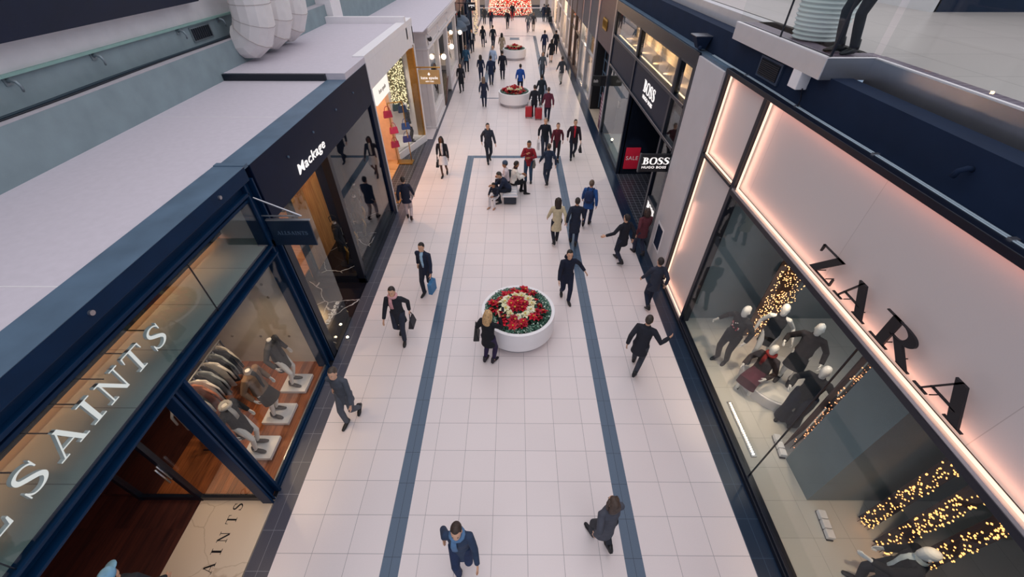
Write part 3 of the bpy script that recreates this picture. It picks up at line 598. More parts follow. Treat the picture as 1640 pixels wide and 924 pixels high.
q = Euler((0, -.2, 0)).to_matrix(); MB().box(-4.42,-4.36,26.1,26.7,.0,1.5, rot=((-4.4,26.4,0), q)).build('panel', mat('brown_board', '#6a4a44', .6), t); MB().box(-4.20,-4.17,26.1,26.7,0,1.45, rot=((-4.2,26.4,0), Euler((0,.15,0)).to_matrix())).build('back_panel', mat('brown_board', '#6a4a44', .6), t)
lamp('POINT', (-5.2, 23.8, 3.3), 12, '#ffdcb0', .1); lamp('POINT', (-5.2, 31.4, 3.3), 12, '#ffdcb0', .1)
light_curtain('small curtain of pale lights in the first window of the cream shop', (-5.6, 23.2, 0), (-5.0, 24.6, 0), .9, 2.6, 90, .035, None, seed=5, bulbcol='#fff0cf', st=1.4)
# ------------------------------------------------------------------ right shop 1 : big luminous shopfront with black serif letters
XR = 4.45
Z = thing('shopfront', 'luminous pink white shopfront with tall black serif letters and mannequin window', 'shopfront', (XR, 4, 0))
M_panel = tiles('brushed_pale_panel', '#cfc6c5', '#b5abaa', 50, 2.55, ox=17, oy=.6, w=.008, rough=.45, var=.02, axes='ZY')
M_led = emit('warm_led', '#ffd3b6', 1.5)
M_frame = mat('black_frame', '#0b1122', .35, 0, .1, 3)
MB().box(XR+.1, XR+.16, -2, 7.55, 4.02, 5.7).build('lit_panel', M_panel, Z); MB().box(XR+.1, XR+.16, 7.72, 9.3, 4.02, 5.7).build('lit_panel', M_panel, Z)
MB().box(XR+.1, XR+.16, 7.72, 9.3, .12, 3.95).build('lit_panel', M_panel, Z)
MB().box(XR-.02, XR+.2, -2, 9.42, 5.69, 5.78).build('top_frame', M_frame, Z, bevel=.006)
MB().box(XR, XR+.2, 7.58, 7.70, .1, 5.7).build('mullion', M_frame, Z, bevel=.006); MB().box(XR, XR+.2, 9.33, 9.43, .1, 5.7).build('mullion', M_frame, Z, bevel=.006)
MB().box(XR-.02, XR+.2, -2, 7.58, 3.86, 3.95).build('transom', M_frame, Z, bevel=.006); MB().box(XR-.01, XR+.14, -2, 7.58, 3.95, 4.0).build('transom_tray', M_sat, Z)
MB().box(XR-.01, XR+.2, 7.7, 9.33, 3.94, 4.0).build('transom', M_frame, Z, bevel=.006)
MB().box(XR-.06, XR+.2, -2, 9.43, 0, .1).box(XR-.03, XR+.1, -2, 7.6, .1, .16).build('bottom_frame', M_frame, Z, bevel=.006)
for a in ((-2, 7.52, 5.66, 5.685), (7.74, 9.28, 5.66, 5.685)): MB().box(XR+.075, XR+.095, *a).build('light_strip', emit('pink_led', '#ff9f86', 1.5), Z)
for a in ((-2, 7.52, 4.005, 4.03), (7.74, 9.28, 4.005, 4.03), (7.74, 9.28, .105, .13)): MB().box(XR+.04, XR+.07, *a).build('light_strip', M_led, Z)
for y, z0, z1 in ((7.52, 4.03, 5.66), (9.26, 4.03, 5.66), (9.26, .13, 3.9)): MB().box(XR+.04, XR+.07, y-.03, y, z0, z1).build('light_strip', M_led, Z)
MB().box(XR+.03, XR+.042, -2, 7.58, .16, 3.86).build('window_pane', M_glassz, Z)
MB().box(XR+.02, XR+.05, 3.475, 3.487, .16, 3.86).build('glass_joint', M_frame, Z)
MB().box(XR-.05, XR+.4, 9.43, 10.95, 0, 5.7).build('stone_pier', M_grey, Z, bevel=.01)
MB().box(XR-.055, XR-.045, 10.05, 10.65, .5, 1.35).build('vent_frame', M_white, Z); MB().box(XR-.062, XR-.05, 10.13, 10.57, .58, 1.27).build('vent_plate', M_slate, Z)
S = thing('shop_sign', 'tall black serif letters spaced along the glowing pale panel', 'sign', (XR, 3.4, 4.1))
fr = frame((XR-.02, 0, 4.18), (0,-1,0), (0,0,1))
for ch, y0, wd in (('Z', 4.80, .5), ('A', 4.22, .64), ('R', 3.46, .64), ('A', 2.72, .64)):
    w0 = serif_glyph(ch, .18, .035, .03)[0]; m = MB(); put_glyph(m, ch, fr, -y0, 0, .395, 0, .03, wd/(w0*.395), T=.18, t=.035, S=.03); lt = m.build('letter', M_ink, S)
    for q in (.3, .7): MB().tube([fr(-y0+wd*q, .02, 0), fr(-y0+wd*q, .02, -.12)], .008, 6).build('stud', M_ink, lt)
for yc, L, zc, zt, pw in ((2.8, 9.4, 4.05, 5.2, 9), (8.5, 1.5, 4.05, 5.2, 2), (8.5, 1.5, .16, 1.6, 2)): lamp('AREA', (XR+.02, yc, zc), pw, '#ffb596', L, (XR+.13, yc, zc+.5), sy=.04)
lamp('AREA', (XR+.0, 2.8, 5.66), 5, '#ffb3a0', 9.4, (XR+.13, 2.8, 5.2), sy=.04)
for y, z in ((7.5, 4.85), (9.24, 4.85), (9.24, 2.0)): lamp('AREA', (XR+.02, y, z), 3, '#ffb596', .04, (XR+.13, y-.45, z), sy=1.5)
# ledge and navy wall above it
struct(MB().box(XR+.0, XR+.18, -2, 60, 5.70, 5.76).build('trim_12', M_steeltop)); struct(MB().box(XR+.18, XR+.5, -2, 60, 5.72, 6.297).build('wall_right', M_slate))
t = thing('conduit', 'thin pale conduit running along the ledge above the luminous shopfront', 'conduit', (XR+.12, 3, 5.76))
for dx in (.12, .155): MB().tube([(XR+dx+.008*math.sin(y*1.7), y, 5.775) for y in [i*.6-2 for i in range(22)]], .014, 6).build('pipe', mat('pale_conduit', '#9fb0bd', .5), t, smooth=3)
m = MB()
for y in (1.2, 3.1, 5.0, 6.9, 8.8): m.box(XR+.10, XR+.18, y, y+.05, 5.76, 5.795)
m.build('clip', M_sat, t)
for i, (y0, y1, z0, z1) in enumerate(((7.75, 8.55, 5.86, 6.2), (1.4, 2.4, 5.82, 6.15))):
    t = thing('wall_vent', ('dark square vent in the navy wall below the pale balcony edge', 'dark louvred vent at the right picture edge in the navy wall')[i], 'vent', (XR+.17, (y0+y1)/2, z0))
    MB().box(XR+.15, XR+.18, y0, y1, z0, z1).build('frame', mat('slate_frame', '#33425a', .6), t); MB().box(XR+.14, XR+.151, y0+.06, y1-.06, z0+.04, z1-.04).build('opening', mat('void', '#040a18', .9), t)
    m = MB()
    for k in range(8): m.box(XR+.132, XR+.142, y0+.06, y1-.06, z0+.05+k*(z1-z0-.1)/8, z0+.065+k*(z1-z0-.1)/8)
    m.build('louvre', M_frame, t)
t = thing('floodlight', 'dark floodlight with a pale flat top above the stone pier', 'light', (XR+.15, 11.2, 5.95))
MB().add([(-.35,-.18,.12),(.02,-.2,.12),(.02,.2,.12),(-.35,.18,.12),(-.22,-.1,-.14),(-.05,-.12,-.14),(-.05,.12,-.14),(-.22,.1,-.14)], [(0,3,2,1),(4,5,6,7),(0,1,5,4),(1,2,6,5),(2,3,7,6),(3,0,4,7)]).build('housing', M_slate, t, local=True)
MB().box(-.36,.03,-.2,.2,.12,.135).build('top_plate', M_sat, t, local=True); MB().tube([(0,0,0),(.12,.05,.1)], .03, 8).build('bracket', M_slate, t, local=True); MB().ball((-.22,-.22,-.1), .05).build('knob', M_slate, t, local=True)
t = thing('pipe_hook', 'small bent pipe on the navy wall under the steel balcony edge', 'pipe', (XR+.185, 3.9, 6.05)); MB().tube([(0,0,.05),(-.06,0,.06),(-.1,.03,.02),(-.1,.05,-.05)], .03, 8).build('pipe', M_slate, t, local=True, smooth=3)
t = thing('bracket_box', 'small white box under the corner of the pale balcony edge', 'box', (XR+.05, 7.1, 6.0)); MB().box(XR+.0, XR+.18, 6.95, 7.2, 6.02, 6.28).build('body', M_white, t, bevel=.01); MB().tube([(XR+.1, 6.93, 6.05),(XR+.13, 6.9, 5.9),(XR+.13, 6.9, 5.78)], .01, 6).build('cable', M_black, t)
# ------------------------------------------------------------------ interior of the luminous shop
struct(MB().box(XR, 9.5, -2, 9.3, -.02, .12).build('floor', M_zfloor)); struct(MB().box(9.4, 9.5, -2, 9.3, .12, 3.95).build('wall_9', M_greyint))
struct(MB().box(XR+.2, 9.5, 7.7, 7.8, .12, 3.95).build('wall_10', M_greyint)); struct(MB().box(XR+.2, 9.5, -2, 9.3, 3.95, 4.01).build('ceiling', M_interior)); struct(MB().box(XR+.1, 9.5, -2.1, -2, 0, 4).build('wall_11', M_greyint))
struct(MB().box(5.36, 9.4, 3.05, 3.82, .12, 3.95).build('wall_12', M_greyint))
light_curtain('tall curtain of warm fairy lights behind the mannequins on the round podium', (5.85, 6.95, 0), (6.62, 7.05, 0), .15, 3.8, 620, .013, ('brown_mesh', '#3a2a26'), seed=11, bulbcol='#ffb070', st=4)
light_curtain('dim reddish curtain of fairy lights against the grey partition', (5.5, 4.0, 0), (6.1, 4.35, 0), .15, 3.8, 160, .012, ('red_mesh', '#5a3f3c'), seed=12, bulbcol='#ff9f6a', st=2.5)
for i, (y, sd) in enumerate(((2.62, 21), (2.24, 22), (1.86, 23))):
    light_curtain(('fairy light curtain nearest the dark side of the grey partition', 'middle curtain of three fairy light curtains by the bottom mannequins', 'fairy light curtain farthest from the grey partition')[i], (6.02, y+.09, 0), (6.14, y-.09, 0), .15, 3.8, 220, .014, ('navy_mesh', '#1b2036'), seed=sd, bulbcol='#ffa65c', st=3.4, jit=.008)
t = thing('podium', 'round pale podium carrying the group of mannequins', 'podium', (5.95, 5.55, .12)); MB().loft([(0,0,0,.74,.74),(0,0,.25,.74,.74),(0,0,.26,.72,.72)], 40).build('drum', M_cream, t, local=True, smooth=.5); MB().loft([(0,0,.26,.7,.7),(0,0,.272,.7,.7)], 40).build('top', mat('podium_top', '#d8d2cd', .5), t, local=True)
t = thing('floor_light_bar', 'glowing bar of light on the floor behind the big window', 'light', (4.75, 4.45, .12))
MB().box(4.70, 4.80, 3.85, 5.1, .12, .15).build('channel', M_sat, t); m = MB()
for k in range(24): m.ball((4.75, 3.9+k*.05, .155), (.022,.018,.014), nu=6, nv=4)
m.build('diodes', emit('diode', '#ffe2bd', 10), t)
for i, (x, y) in enumerate(((5.33, 4.06), (5.42, 2.62))):
    t = thing('floor_spot', ('white three part floor spotlight by the near foot of the partition', 'white three part floor spotlight near the bottom mannequins')[i], 'light', (x, y, .12), -.15, 'three part floor spotlights')
    MB().box(-.05,.05,-.24,.24,0,.03).build('base', M_ink, t, local=True)
    for k in (-.155, 0, .155): MB().box(-.06,.06,k-.07,k+.07,.03,.12).build('head', M_white, t, local=True, bevel=.008)
for p, a, e in (((5.1, 5.9, 3.8), (4.95, 5.7, .1), 170), ((5.6, 4.6, 3.8), (5.5, 4.6, .3), 110), ((5.9, 6.2, 3.8), (6.0, 5.6, .4), 100), ((5.2, 1.9, 3.8), (5.35, 2.0, .1), 140)): lamp('SPOT', p, e, '#ffe0bd', .05, a, 62, .8)
lamp('AREA', (6.8, 4.5, 3.9), 45, '#dfe8ee', 3, (6.8, 4.5, 0))
# ------------------------------------------------------------------ upper balcony, right
ZB = 6.556
Y0 = 6.52
Bc = thing('balcony', 'steel edged upper balcony with glass balustrade at top right', 'balcony', (5.2, 6.5, 6.2))
MB().box(XR, 5.2, Y0, 9.65, 6.27, ZB).build('pale_fascia', M_satw, Bc, bevel=.008); MB().box(5.12, 5.3, -2, Y0, 6.14, ZB).build('steel_fascia', M_sat, Bc, bevel=.008)
MB().box(XR+.01, 5.14, Y0-.01, Y0, 6.275, ZB-.004).build('steel_return', M_sat, Bc); MB().box(5.0, 5.25, 9.65, 26, 6.27, ZB).build('pale_fascia', M_satw, Bc, bevel=.008)
MB().box(XR-.004, XR+.05, Y0, 9.65, ZB, ZB+.012).box(XR, 5.14, Y0-.012, Y0+.03, ZB, ZB+.012).box(5.116, 5.16, -2, Y0, ZB, ZB+.012).build('edge_trim', M_white, Bc)
MB().box(5.2, 15, -2, 26, 6.3, ZB).box(XR+.05, 5.25, Y0+.02, 9.65, 6.3, ZB).build('slab', tiles('upper_tile', '#bfb6b2', '#938b89', 1.25, 1.25, ox=.7, oy=.3, w=.012, rough=.35, var=.04), Bc)
MB().box(XR+.12, 5.3, Y0+.1, Y0+.32, ZB, ZB+.006).box(5.2, 5.34, -2, Y0+.1, ZB, ZB+.006).box(XR+.12, XR+.4, Y0+.3, 9.6, ZB, ZB+.006).build('border_tile', tiles('plum_border', '#6a5868', '#a89aa8', .3, .11, w=.01, rough=.35), Bc)
for a, b in ((6.56, 8.0), (8.03, 9.63)): MB().box(XR+.05, XR+.065, a, b, ZB+.012, 8.7).build('glass_panel', M_glass, Bc)
for a, b in ((XR+.08, 5.1),): MB().box(a, b, Y0+.03, Y0+.045, ZB+.012, 8.7).build('glass_panel', M_glass, Bc)
for a, b in ((3.55, 6.5), (.4, 3.52), (-2, .37)): MB().box(5.17, 5.185, a, b, ZB+.012, 8.7).build('glass_panel', M_glass, Bc)
MB().box(XR+.045, XR+.075, Y0+.025, Y0+.05, ZB+.01, 8.7).build('corner_joint', M_frame, Bc); MB().box(5.165, 5.19, 3.525, 3.545, ZB+.01, 8.7).build('panel_joint', M_frame, Bc); MB().box(XR+.045, XR+.07, 8.005, 8.025, ZB+.01, 8.7).build('panel_joint', M_frame, Bc)
struct(MB().box(9.4, 16, 11.0, 11.2, ZB, 9.5).build('wall_13', M_slate)); struct(MB().box(9.3, 9.45, 11, 26, ZB, 9.5).build('wall_14', M_palewall))
t = thing('ribbed_pot', 'tall white ribbed pot on the upper balcony behind the glass', 'pot', (5.0, 7.85, ZB))
m = MB(); R = []
for i in range(121):
    q = i/120; r = .27+.17*math.sin(PI*min(1, .18+q*.72))-.02; R.append((0,0,.02+q*1.25, r*.98+.014*math.sin(i*PI/2*.67), r*.98+.014*math.sin(i*PI/2*.67)))
m.loft(R, 40).build('body', mat('pot_white', '#dfe6e4', .5, 0, .03, 4), t, local=True, smooth=3); MB().loft([(0,0,0,.22,.22),(0,0,.025,.23,.23)], 30).build('foot', M_cream, t, local=True)
# ------------------------------------------------------------------ right shop 2 : black framed shop with sale poster
Bo = thing('shopfront', 'black framed shopfront with glowing upper windows and a white lettered panel', 'shopfront', (XR, 16, 0))
M_bf = mat('bronze_black_frame', '#131b2b', .32, .1, .1, 3); M_bl = mat('bronze_light_frame', '#3e444d', .3, .5, .1, 3)
for y in (11.0, 12.15, 16.6, 21.0): MB().box(XR-.04, XR+.15, y, y+.14, 0 if y != 16.6 else 0, 5.55).build('mullion', M_bf, Bo, bevel=.008)
for z in (3.28, 4.42): MB().box(XR-.05, XR+.15, 11.14, 21, z, z+.1).build('transom', M_bf, Bo, bevel=.008); 
for z in (3.28, 4.42): MB().box(XR-.055, XR-.04, 11.14, 21, z+.085, z+.1).build('transom_edge', M_sat, Bo)
MB().box(XR-.05, XR+.2, 10.95, 21.2, 5.42, 5.75).build('head', M_bf, Bo, bevel=.008); MB().box(XR-.06, XR+.02, 10.94, 10.99, 0, 5.6).build('edge_trim', M_bl, Bo)
for a, b in ((11.14, 12.15), (12.29, 16.6), (16.74, 21.0)):
    up_ = MB().box(XR+.02, XR+.032, a, b, 4.52, 5.42).build('upper_pane', M_glassz, Bo)
    MB().box(XR-.03, XR-.015, a, a+.05, 4.52, 5.42).box(XR-.03, XR-.015, b-.05, b, 4.52, 5.42).box(XR-.03, XR-.015, a+.05, b-.05, 5.37, 5.42).build('pane_frame', M_bl, up_)
for a, b in ((12.29, 16.6), (16.74, 21.0)): MB().box(XR+.0, XR+.03, a, b, 3.38, 4.42).build('sign_panel', mat('slate_black_panel', '#141d33', .45, 0, .08, 2, spec=.2), Bo)
MB().box(XR+.02, XR+.032, 11.14, 12.15, 1.45, 4.42).build('narrow_pane', M_glassz, Bo); MB().box(XR+.02, XR+.032, 16.74, 21, .2, 3.28).build('window_pane', M_glassz, Bo)
MB().box(XR-.04, XR+.1, 16.74, 21, 0, .2).build('sill', M_bf, Bo); MB().box(XR-.0, XR+.06, 11.14, 12.15, 0, .85).build('kick_panel', M_bf, Bo)
MB().box(XR-.05, XR+.1, 11.1, 12.05, .85, 1.42).build('light_box', M_bf, Bo)
m = MB(); fr = frame((XR-.052, 11.58, 1.06), (0,-1,0), (0,0,1)); x = -.36
for ch in 'BOSS': x += put_glyph(m, ch, fr, x, .02, .22, 0, .01, 1.1, T=.24, t=.08)+.01
text(m, 'HUGO BOSS', fr, 0, -.1, .07, 0, .01, bold=.02); m.build('light_box_lettering', M_litwhite, Bo)
struct(MB().box(XR-.03, 9, 12.29, 16.7, -.05, .004).build('floor', M_darktile)); struct(MB().box(XR+.1, 9, 16.74, 21, -.05, .1).build('floor', M_greyint))
MB().box(XR+.1, 6.3, 16.6, 16.74, 0, 3.28).build('black_screen', M_bf, Bo); MB().box(XR+.1, 7.5, 12.15, 12.25, 0, 3.28).build('side_screen', M_bf, Bo)
MB().box(7.4, 7.5, 12.2, 16.7, 0, 3.3).build('inner_wall', mat('near_black', '#080c16', .6), Bo); MB().box(XR+.1, 9, 11, 21, 3.25, 3.28).build('ceiling_panel', M_bf, Bo)
MB().box(8.9, 9, 16.7, 21, .1, 3.3).build('rear_wall', M_greyint, Bo); MB().box(5.4, 5.45, 11.1, 21, 3.4, 5.45).build('upper_back', mat('upper_back', '#d8cdc0', .7), Bo); MB().box(XR+.1, 5.4, 11.1, 21, 4.44, 4.47).build('upper_floor', M_cream, Bo)
MB().box(4.62, 4.68, 11.2, 20.9, 4.47, 4.5).build('wash_light', emit('wash', '#ffcf98', 3), Bo)
for ya, yb in ((12.4, 16.5), (16.8, 20.9), (11.2, 12.1)): [lamp('SPOT', (4.72, ya+(yb-ya)*(q+.5)/3, 4.53), 9*(yb-ya), '#ffc98c', .02, (5.4, ya+(yb-ya)*(q+.5)/3, 4.8), 120, .9) for q in range(3)]
MB().box(6.2, 6.3, 11.0, 12.15, 0, 4.4).build('narrow_back', mat('amber_back', '#c9a878', .7), Bo); lamp('POINT', (5.4, 11.6, 4.2), 35, '#ffc888', .1)
lamp('POINT', (6.4, 18.8, 3.0), 170, '#ffeccf', .1)
S = thing('shop_sign', 'white glowing serif letters on the slate panel above the black doorway', 'sign', (XR, 14.4, 3.6))
m = MB(); fr = frame((XR-.002, 14.4, 3.80), (0,-1,0), (0,0,1)); x = -.68
for ch in 'BOSS': x += put_glyph(m, ch, fr, x, 0, .36, 0, .012, 1.2, T=.22, t=.07)+.04
m.build('letters', M_litwhite, S); m = MB(); text(m, 'HUGO', fr, -.28, -.2, .12, 0, .012, bold=.01, sx=1.25); m.build('small_word', M_litwhite, S); m = MB(); text(m, 'BOSS', fr, .38, -.2, .12, 0, .012, bold=.01, sx=1.25); m.build('small_word', M_litwhite, S)
S = thing('blade_sign', 'black projecting sign with white serif letters beside the stone pier', 'sign', (4.0, 11.1, 2.7))
MB().box(3.58, 4.42, 11.06, 11.14, 2.70, 3.22).build('board', mat('blade_black', '#17191f', .4, 0, .1, 3), S, bevel=.008); MB().box(3.56, 3.60, 11.05, 11.15, 2.69, 3.23).build('edge', M_bl, S)
m = MB(); fr = frame((4.0, 11.06, 2.93), (1,0,0), (0,0,1)); x = -.36
for ch in 'BOSS': x += put_glyph(m, ch, fr, x, 0, .2, 0, .006, 1.2, T=.22, t=.07)+.015
text(m, 'HUGO BOSS', fr, 0, -.12, .07, 0, .006, bold=.012, sx=1.25); m.build('letters', M_litwhite, S)
S = thing('sale_poster', 'bright red poster with white letters in the black doorway', 'poster', (4.96, 16.55, .25))
MB().box(4.66, 5.26, 16.50, 16.53, .28, 1.2).build('board', mat('poster_red', '#d8213f', .5, 0, .02), S); lamp('SPOT', (4.9, 14.6, 3.1), 60, '#ffffff', .05, (4.96, 16.5, .75), 30, .5); m = MB(); text(m, 'SALE', frame((4.96, 16.50, .68), (1,0,0), (0,0,1)), 0, 0, .17, 0, .006); m.build('letters', M_letter, S)  # spot added to brighten the poster in the shaded doorway
MB().box(4.68, 4.7, 16.53, 16.58, 0, 1.2).box(5.22, 5.24, 16.53, 16.58, 0, 1.2).build('stand', M_bf, S)
t = thing('sparkle_light', 'small bright spotlight inside the tall glass beside the black doorway', 'light', (4.75, 19.6, .3)); MB().loft([(0,0,-.1,.06,.06),(0,0,0,.05,.05)], 12).build('base', M_bf, t, local=True); MB().ball((0,0,.05), .05).build('lens', emit('spark', '#ffe2b0', 14), t, local=True)
# ------------------------------------------------------------------ right shops further away
Hh = thing('shopfront', 'dark maroon shopfront with a gold crest and gridded doorway shelves', 'shopfront', (XR, 23.2, 0))
MB().box(XR-.02, XR+.3, 21.2, 25.4, 3.6, 5.75).build('fascia', tiles('plum_tile', '#3a2a3a', '#231a26', .18, .18, w=.01, rough=.4, axes='YZ'), Hh); MB().box(XR-.05, XR+.05, 21.16, 21.3, 0, 5.75).build('frame', M_sat, Hh); MB().box(XR-.05, XR+.05, 25.3, 25.5, 0, 5.75).build('frame', M_sat, Hh)
m = MB(); fr = frame((XR-.025, 23.3, 4.55), (0,-1,0), (0,0,1))
for k in range(5): m.tube([fr(-.5+k*.22+.12*math.cos(a), .22*math.sin(a), .02) for a in [i*PI/4 for i in range(9)]], .03, 5)
m.build('crest', M_brass, Hh)
[MB().box(XR+.05, XR+.62, ya, ya+.06, 0, 3.6).build('jamb', mat('black_void', '#0b0c16', .6), Hh) for ya in (21.31, 25.22)]; MB().box(XR+.6, XR+.7, 21.3, 25.3, 0, 3.6).build('door_wall', mat('black_void', '#0b0c16', .6), Hh); m = MB()
for y in (21.6, 22.5, 24.0, 24.9): m.box(XR+.45, XR+.5, y, y+.04, .2, 3.4)
for z in (.9, 1.5, 2.1, 2.7): m.box(XR+.45, XR+.5, 21.5, 22.6, z, z+.05).box(XR+.45, XR+.5, 23.9, 25.0, z, z+.05)
m.build('shelf_grid', M_steeltop, Hh); MB().box(XR-.0, XR+.6, 21.3, 25.3, -.02, .012).build('step', M_creammarble, Hh)
t = thing('blade_sign', 'small black projecting sign outside the dark maroon shop', 'sign', (4.2, 21.35, 2.3)); MB().box(3.75, 4.4, 21.3, 21.4, 2.3, 2.75).build('board', M_ink, t); m = MB()
for a, b, c_ in ((3.82, 3.86, .13), (3.88, 3.93, .10), (3.95, 3.99, .13), (4.01, 4.03, .10)): m.box(a, b, 21.294, 21.3, 2.46, 2.46+c_)
m.build('marks', mat('dim_white', '#9c9aa2', .5), t)
t = thing('poster', 'tall plum poster board with pale writing in the maroon doorway', 'poster', (4.6, 22.0, 0)); MB().box(4.5, 4.54, 21.6, 22.3, .02, 1.75).build('board', mat('plum_poster', '#5b3147', .5), t)
m = MB()
for k in range(6): m.box(4.494, 4.5, 21.7, 22.2, .5+k*.17, .56+k*.17)
m.build('print', mat('pale_print', '#b996a8', .6), t)
def far_shop(x, y0, y1, side, label, frame_m, wall_m, lit, zt=5.7, glow=1.2, pane=True, parts=3, lampc='#ffdcb0', power=60):
    """a distant unit: piers, head, panes, a lit back wall"""
    t = thing('shopfront', label, 'shopfront', (x, (y0+y1)/2, 0)); s = side
    def B(name, m_, a0, a1, *r): return MB().box(min(x+s*a0, x+s*a1), max(x+s*a0, x+s*a1), *r).build(name, m_, t)
    n_ = parts
    for k in range(n_+1):
        y = y0+(y1-y0-.3)*k/n_; B('pier', frame_m, -.05, .25, y, y+.3, 0, zt)
    B('fascia', wall_m, -.02, .25, y0, y1, 3.5, zt); B('plinth', frame_m, -.04, .2, y0, y1, 0, .3)
    for k in range(n_):
        a = y0+(y1-y0-.3)*k/n_+.3; b = y0+(y1-y0-.3)*(k+1)/n_
        B('window_pane', M_glass, .05, .07, a, b, .3, 3.5); B('transom', frame_m, -.02, .1, a, b, 2.5, 2.56)
    B('back_wall', lit, 1.8, 1.9, y0, y1, 0, 3.6); B('soffit', wall_m, .1, 1.9, y0, y1, 3.5, 3.6); B('window_floor', M_cream, .1, 1.9, y0, y1, -.02, .3)
    lamp('POINT', (x+s*.9, (y0+y1)/2, 3.2), power, lampc, .1); return t
M_warmwall = mat('warm_wall', '#d5b48c', .7); M_bluewall = mat('dark_blue_wall', '#20304a', .7)
g1 = far_shop(XR, 25.5, 31.5, 1, 'steel framed glass shopfront with a dark suited mannequin on the right', M_sat, mat('grey_fascia', '#4c525c', .5), mat('bluish_wall', '#4c6076', .7), parts=2, power=70)
far_shop(XR, 31.6, 38, 1, 'brown framed shopfront with warm light on the right side', mat('brown_frame', '#4b3a36', .5), mat('taupe_fascia', '#6b6264', .6), M_warmwall, parts=2, power=150)
far_shop(XR, 38.1, 46, 1, 'grey piered shopfront with amber window beyond the brown one', M_grey, mat('taupe_fascia', '#6b6264', .6), M_warmwall, parts=3, power=200)
far_shop(XR, 46.1, 58.5, 1, 'farthest right shopfront with cream piers beside the glass railing', M_cream, M_cream, M_warmwall, parts=3, power=260)
far_shop(-4.2, 34.4, 40, -1, 'black framed shopfront beyond the cream panelled shop on the left', M_black, M_black, M_bluewall, zt=5.2, parts=2, power=50)
far_shop(-4.2, 40.1, 47, -1, 'dark shopfront with warm strip windows far on the left', M_slate, M_navy, M_warmwall, zt=5.2, parts=3, power=160)
far_shop(-4.2, 47.1, 58.5, -1, 'farthest left shopfront with beige piers beside the glass railing', M_cream, M_cream, M_warmwall, zt=5.2, parts=3, power=220)
light_curtain('string lights around the far left dark entrance', (-3.95, 46.2, 0), (-3.6, 46.9, 0), .3, 3.2, 70, .035, None, seed=31, bulbcol='#ffe0a8', st=1.2)
t = thing('blade_sign', 'black projecting sign with white letters far on the left', 'sign', (-3.2, 36, 3.6)); MB().box(-3.42, -2.88, 35.95, 36.05, 3.57, 4.07).build('board', M_ink, t); MB().box(-4.2, -3.4, 35.97, 36.03, 4.0, 4.05).build('arm', M_black, t)
m = MB()
for a, b, c_, d_ in ((-3.36, -3.31, 3.82, 3.94), (-3.26, -3.19, 3.86, 3.94), (-3.17, -3.05, 3.86, 3.93), (-3.01, -2.96, 3.82, 3.95), (-3.18, -3.12, 3.76, 3.81)): m.box(a, b, 35.94, 35.95, c_, d_)
m.build('marks', M_litwhite, t)
for i, (y, z) in enumerate(((35.2, 2.6), (37.6, 2.6))):
    t = thing('awning', ('grey blue half round awning over the first dark window far left', 'grey blue half round awning over the second dark window far left')[i], 'awning', (-4.25, y, z), group='grey awnings on the dark shop')
    MB().loft([(0,0,0,.75,.95),(0,0,.2,.66,.85),(0,0,.42,.4,.55),(0,0,.5,.1,.2)], 20).build('canopy', mat('awning_cloth', '#5b6a7c', .8), t, local=True, smooth=3); MB().loft([(0,0,-.12,.76,.96),(0,0,0,.75,.95)], 20, cap=False).build('valance', mat('awning_cloth', '#5b6a7c', .8), t, local=True)
# ------------------------------------------------------------------ far end: glass railing and the lit tree behind
t = thing('glass_railing', 'glass railing with a white handrail closing the far end', 'railing', (0, 59.6, 0))
MB().box(-4.6, 5.2, 59.55, 59.65, .98, 1.06).build('handrail', M_white, t); MB().box(-4.6, 5.2, 59.5, 59.7, -.02, .05).build('base_shoe', M_sat, t)
for k in range(8): MB().box(-4.6+k*1.22, -3.42+k*1.22, 59.59, 59.61, .05, .98).build('glass_panel', M_glassg, t)
t = thing('christmas_tree', 'huge red and gold lit Christmas tree beyond the glass railing', 'tree', (-.6, 64.5, -4))
MB().loft([(0,0,-1,3.6,3.6),(0,0,1,3.5,3.5),(0,0,4,2.9,2.9),(0,0,7,2.2,2.2),(0,0,11,1.1,1.1),(0,0,13.5,.1,.1)], 28).build('foliage', mat('tree_red_green', '#4d1f1c', .9, 0, .5, 3), t, local=True, smooth=3)
rnd = random.Random(9)
for nm, col, st, n_ in (('red_lights', '#ff4638', 1.3, 2000), ('gold_lights', '#ffe2c0', 1.5, 1500), ('baubles', '#c8242f', 0, 700)):
    m = MB()
    for i in range(n_):
        z = rnd.uniform(2.9, 6.6); r = 3.68-z*.2; a = rnd.uniform(-PI, .0); m.octa((r*math.cos(a), r*math.sin(a), z), rnd.uniform(.04, .085))
    o = m.build(nm, emit(nm, col, st) if st else mat('bauble', col, .25), t, local=True); o['kind'] = 'stuff'
struct(MB().box(-14, 14, 72, 72.3, -6, 8).build('wall_15', mat('far_wall', '#a99a90', .8))); struct(MB().box(-4.6, 5.2, 59.5, 60, -1, -.02).build('trim_13', M_cream))
struct(MB().box(-14, 14, 60, 72.3, -6.1, -6).build('floor', M_floor))
for i, x in enumerate((-4.0, 3.4, 4.5)):
    o = MB().box(x, x+.7, 66, 66.5, -6, 8).build('column', M_cream); tag(o, ('pale column left of the lit tree', 'pale column just right of the lit tree', 'pale column at the far right end of the arcade')[i], 'column')
lamp('AREA', (0, 66, 7), 500, '#ffe8d0', 6, (0, 66, 0))
